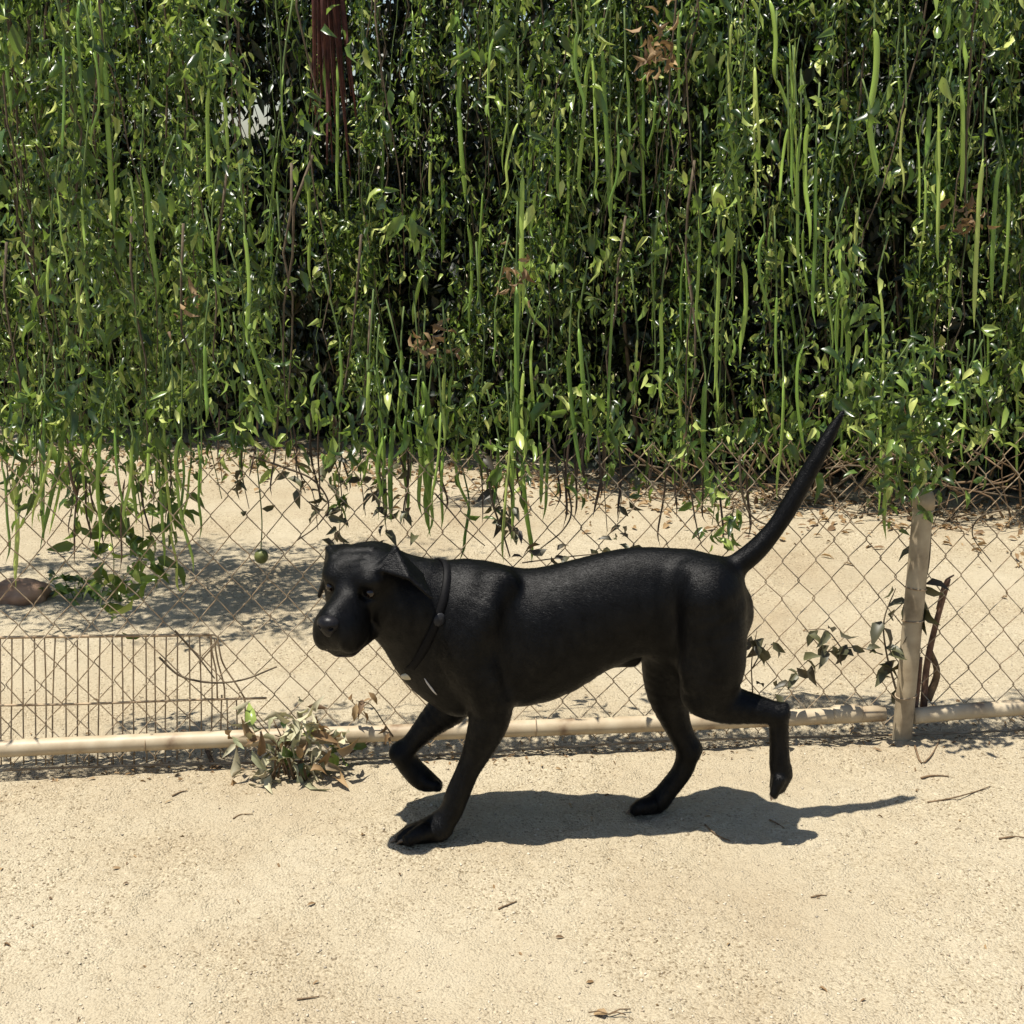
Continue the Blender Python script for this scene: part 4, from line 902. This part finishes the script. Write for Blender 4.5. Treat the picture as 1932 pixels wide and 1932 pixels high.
sprig('rail_seedling', 'bright green leaf pair under the rail beside the withered plant', 'seedling', [fp([(650, 1440), (645, 1420), (660, 1405)], -.05)], 5, .055, stem='greenstem', wd=.55)

# olive fruit on its stalk
c = fence_at(493, 1050, .05); r_ = 13.5*mpp(c)
fo = empty('hanging_fruit', c, 'small round olive green fruit hanging behind the mesh left of the dog', 'fruit')
ball('fruit', c, np.array([r_, r_, r_*1.05]), np.eye(3), M['fruit'], fo)
obj('stalk', MB().tube(spline([c+np.array([0, 0, r_]), c+np.array([.004, .01, .1]), fence_at(482, 850, .05)], 10), .0016, 5).mesh('stalk'), M['greenstem'], fo)
# reddish clod and a low dark plant behind the mesh at the left edge
def lump(name, label, cat, c, rad, mat, seed):
    th = np.linspace(0, math.pi, 15); ph = np.linspace(0, 2*math.pi, 25)[:-1]; V = []
    for a in th:
        for b_ in ph:
            dv = np.array([math.sin(a)*math.cos(b_), math.sin(a)*math.sin(b_), math.cos(a)]); V.append(dv*rad*(1+.5*(vnoise(dv[None]*2.2, seed)[0]-.5)+.2*(vnoise(dv[None]*6, seed)[0]-.5)))
    F = [(i*24+j, (i+1)*24+j, (i+1)*24+(j+1) % 24, i*24+(j+1) % 24) for i in range(14) for j in range(24)]
    return tag(obj(name, mesh_tris(name, V, F), mat, None, c), label, cat)
g_ = G(28, 1140); lump('earth_clod', 'low reddish clod of earth behind the mesh at the left edge', 'clod', g_+np.array([0, .05, .015]), np.array([.11, .07, .055]), M['clod'], 2)
g_ = G(140, 1150); g2 = g_+np.array([0, .1, 0])
sprig('ground_plant', 'low dark green plant in the shade right of the reddish clod', 'plant', [[g2+np.array([dx, 0, 0]), g2+np.array([dx*1.3, -.02, .05]), g2+np.array([dx*1.8, -.03, .09])] for dx in (-.06, -.03, 0, .03, .06, .09)], 60, .05, stem='greenstem', droop=.2, spread=.025)

# ------------------------------------------------------------------ twigs, fallen leaves, pebbles
def twig(pts, r_, lab):
    W = [G(x, y) for x, y in pts]
    for k_, p in enumerate(W): p[2] = gz(p[0], p[1])+r_*1.2
    tag(obj('twig', MB().tube(spline(W, 10), np.linspace(r_, r_*.5, 10), 6).mesh('twig'), M['twig']), lab, 'twig', 'twigs lying on the sand')
for pts, r_, lab in [
    ([(1750, 1512), (1790, 1510), (1835, 1498), (1868, 1485)], .0022, 'long thin twig on the sand beyond the tail\'s shadow'),
    ([(1330, 1560), (1352, 1575), (1378, 1586)], .002, 'thin pale twig at the near edge of the dog\'s shadow'),
    ([(1452, 1548), (1465, 1556), (1480, 1565)], .002, 'short twig at the shadow edge under the lifted hind paw'),
    ([(1738, 1468), (1758, 1465), (1790, 1469)], .003, 'dark twig on the sand below the tan post'),
    ([(440, 1547), (455, 1540), (478, 1541)], .002, 'thin curved twig on the sand below the withered plant'),
    ([(940, 1712), (955, 1707), (975, 1701)], .0022, 'small brown twig on open sand below the front paw'),
    ([(560, 1880), (580, 1877), (602, 1872)], .002, 'small straight twig near the bottom edge left of centre'),
    ([(325, 1506), (340, 1500), (352, 1498)], .002, 'tiny dark twig left of the withered plant'),
    ([(1530, 1694), (1545, 1690), (1560, 1688)], .0018, 'small twig on open sand at lower right'),
    ([(1885, 1585), (1910, 1581), (1935, 1580)], .0025, 'dark twig at the right picture edge'),
    ([(1725, 1420), (1738, 1445), (1758, 1430), (1772, 1405)], .003, 'forked dark twig in the shade at the foot of the post'),
    ([(390, 1420), (402, 1436), (418, 1448)], .006, 'pale splinter of wood leaning under the rail'),
    ([(660, 1420), (690, 1408), (712, 1400)], .0025, 'pale stick under the rail right of the withered plant')]: twig(pts, r_, lab)
c = G(1148, 1912); c[2] = gz(c[0], c[1])+.006
fl = empty('fallen_sprig', c, 'dry reddish leaf with twigs lying near the bottom edge', 'fallen leaf')
leaf_object(fl, c, (-1, .15, .1), (0, -.2, 1), .03, .5, 'dryleaf', 1.7)
for dx, dy_ in ((.04, .012), (.03, -.004), (-.035, .002)): obj('stem', MB().tube([c, c+np.array([dx*.5, dy_*.5, .006]), c+np.array([dx, dy_, .002])], .0012, 5).mesh('stem'), M['twig'], fl)
# scattered pebbles and grit (uncountable)
ICO = np.array([(0, 0, 1), (.89, 0, .45), (.28, .85, .45), (-.72, .53, .45), (-.72, -.53, .45), (.28, -.85, .45), (.72, .53, -.45), (-.28, .85, -.45), (-.89, 0, -.45), (-.28, -.85, -.45), (.72, -.53, -.45), (0, 0, -1)])
ICF = np.array([(0, 1, 2), (0, 2, 3), (0, 3, 4), (0, 4, 5), (0, 5, 1), (1, 6, 2), (2, 7, 3), (3, 8, 4), (4, 9, 5), (5, 10, 1), (1, 10, 6), (2, 6, 7), (3, 7, 8), (4, 8, 9), (5, 9, 10), (11, 7, 6), (11, 8, 7), (11, 9, 8), (11, 10, 9), (11, 6, 10)])
N = 6500
y = 1.9+rng.random(N)**1.3*2.6; x = rng.uniform(-.62, .62, N)*y*.8+0
z = ground_height(x[:, None], y[:, None])[:, 0]
r_ = np.minimum(rng.gamma(2.0, .00055, N)+.0008, .0030)
th = rng.uniform(0, 6.28, N); ct, st_ = np.cos(th), np.sin(th)
T = ICO[None]*(1+.35*rng.normal(0, 1, (N, 12, 1)).clip(-1.5, 1.5))*np.stack([np.full(N, 1.2), np.full(N, .9), np.full(N, .7)], -1)[:, None]*r_[:, None, None]
V = np.stack([T[..., 0]*ct[:, None]-T[..., 1]*st_[:, None]+x[:, None], T[..., 0]*st_[:, None]+T[..., 1]*ct[:, None]+y[:, None], T[..., 2]+(z+r_*.35)[:, None]], -1).reshape(-1, 3)
F = (ICF[None]+(np.arange(N)*12)[:, None, None]).reshape(-1, 3)
tag(obj('gravel', mesh_tris('gravel', V, F, False), M['pebble']), 'fine grit and small pebbles strewn over the sand', 'gravel', kind='stuff')
N = 1100
y = rng.uniform(2.0, 4.0, N); x = rng.uniform(-.6, .6, N)*y*.85
fyl = FA[1]+(x-FA[0])*FE[1]/FE[0]; nearf = rng.random(N) < .86; y = np.where(nearf, fyl+rng.normal(.03, .07, N), y)
A = np.stack([x, y, ground_height(x[:, None], y[:, None])[:, 0]+.003], -1)
V, F = leaf_verts(A, rng.normal(0, 1, (N, 3))*np.array([1, 1, .15]), rng.normal(0, .35, (N, 3))+np.array([0, 0, 1]), rng.uniform(.006, .022, N), rng.uniform(.15, .4, N), curl=rng.uniform(.5, 2, N))
tag(obj('leaf_crumbs', mesh_tris('crumbs', V, F), M['dryleaf']), 'tiny dry leaf crumbs scattered on the sand and under the rail', 'leaf litter', kind='stuff')
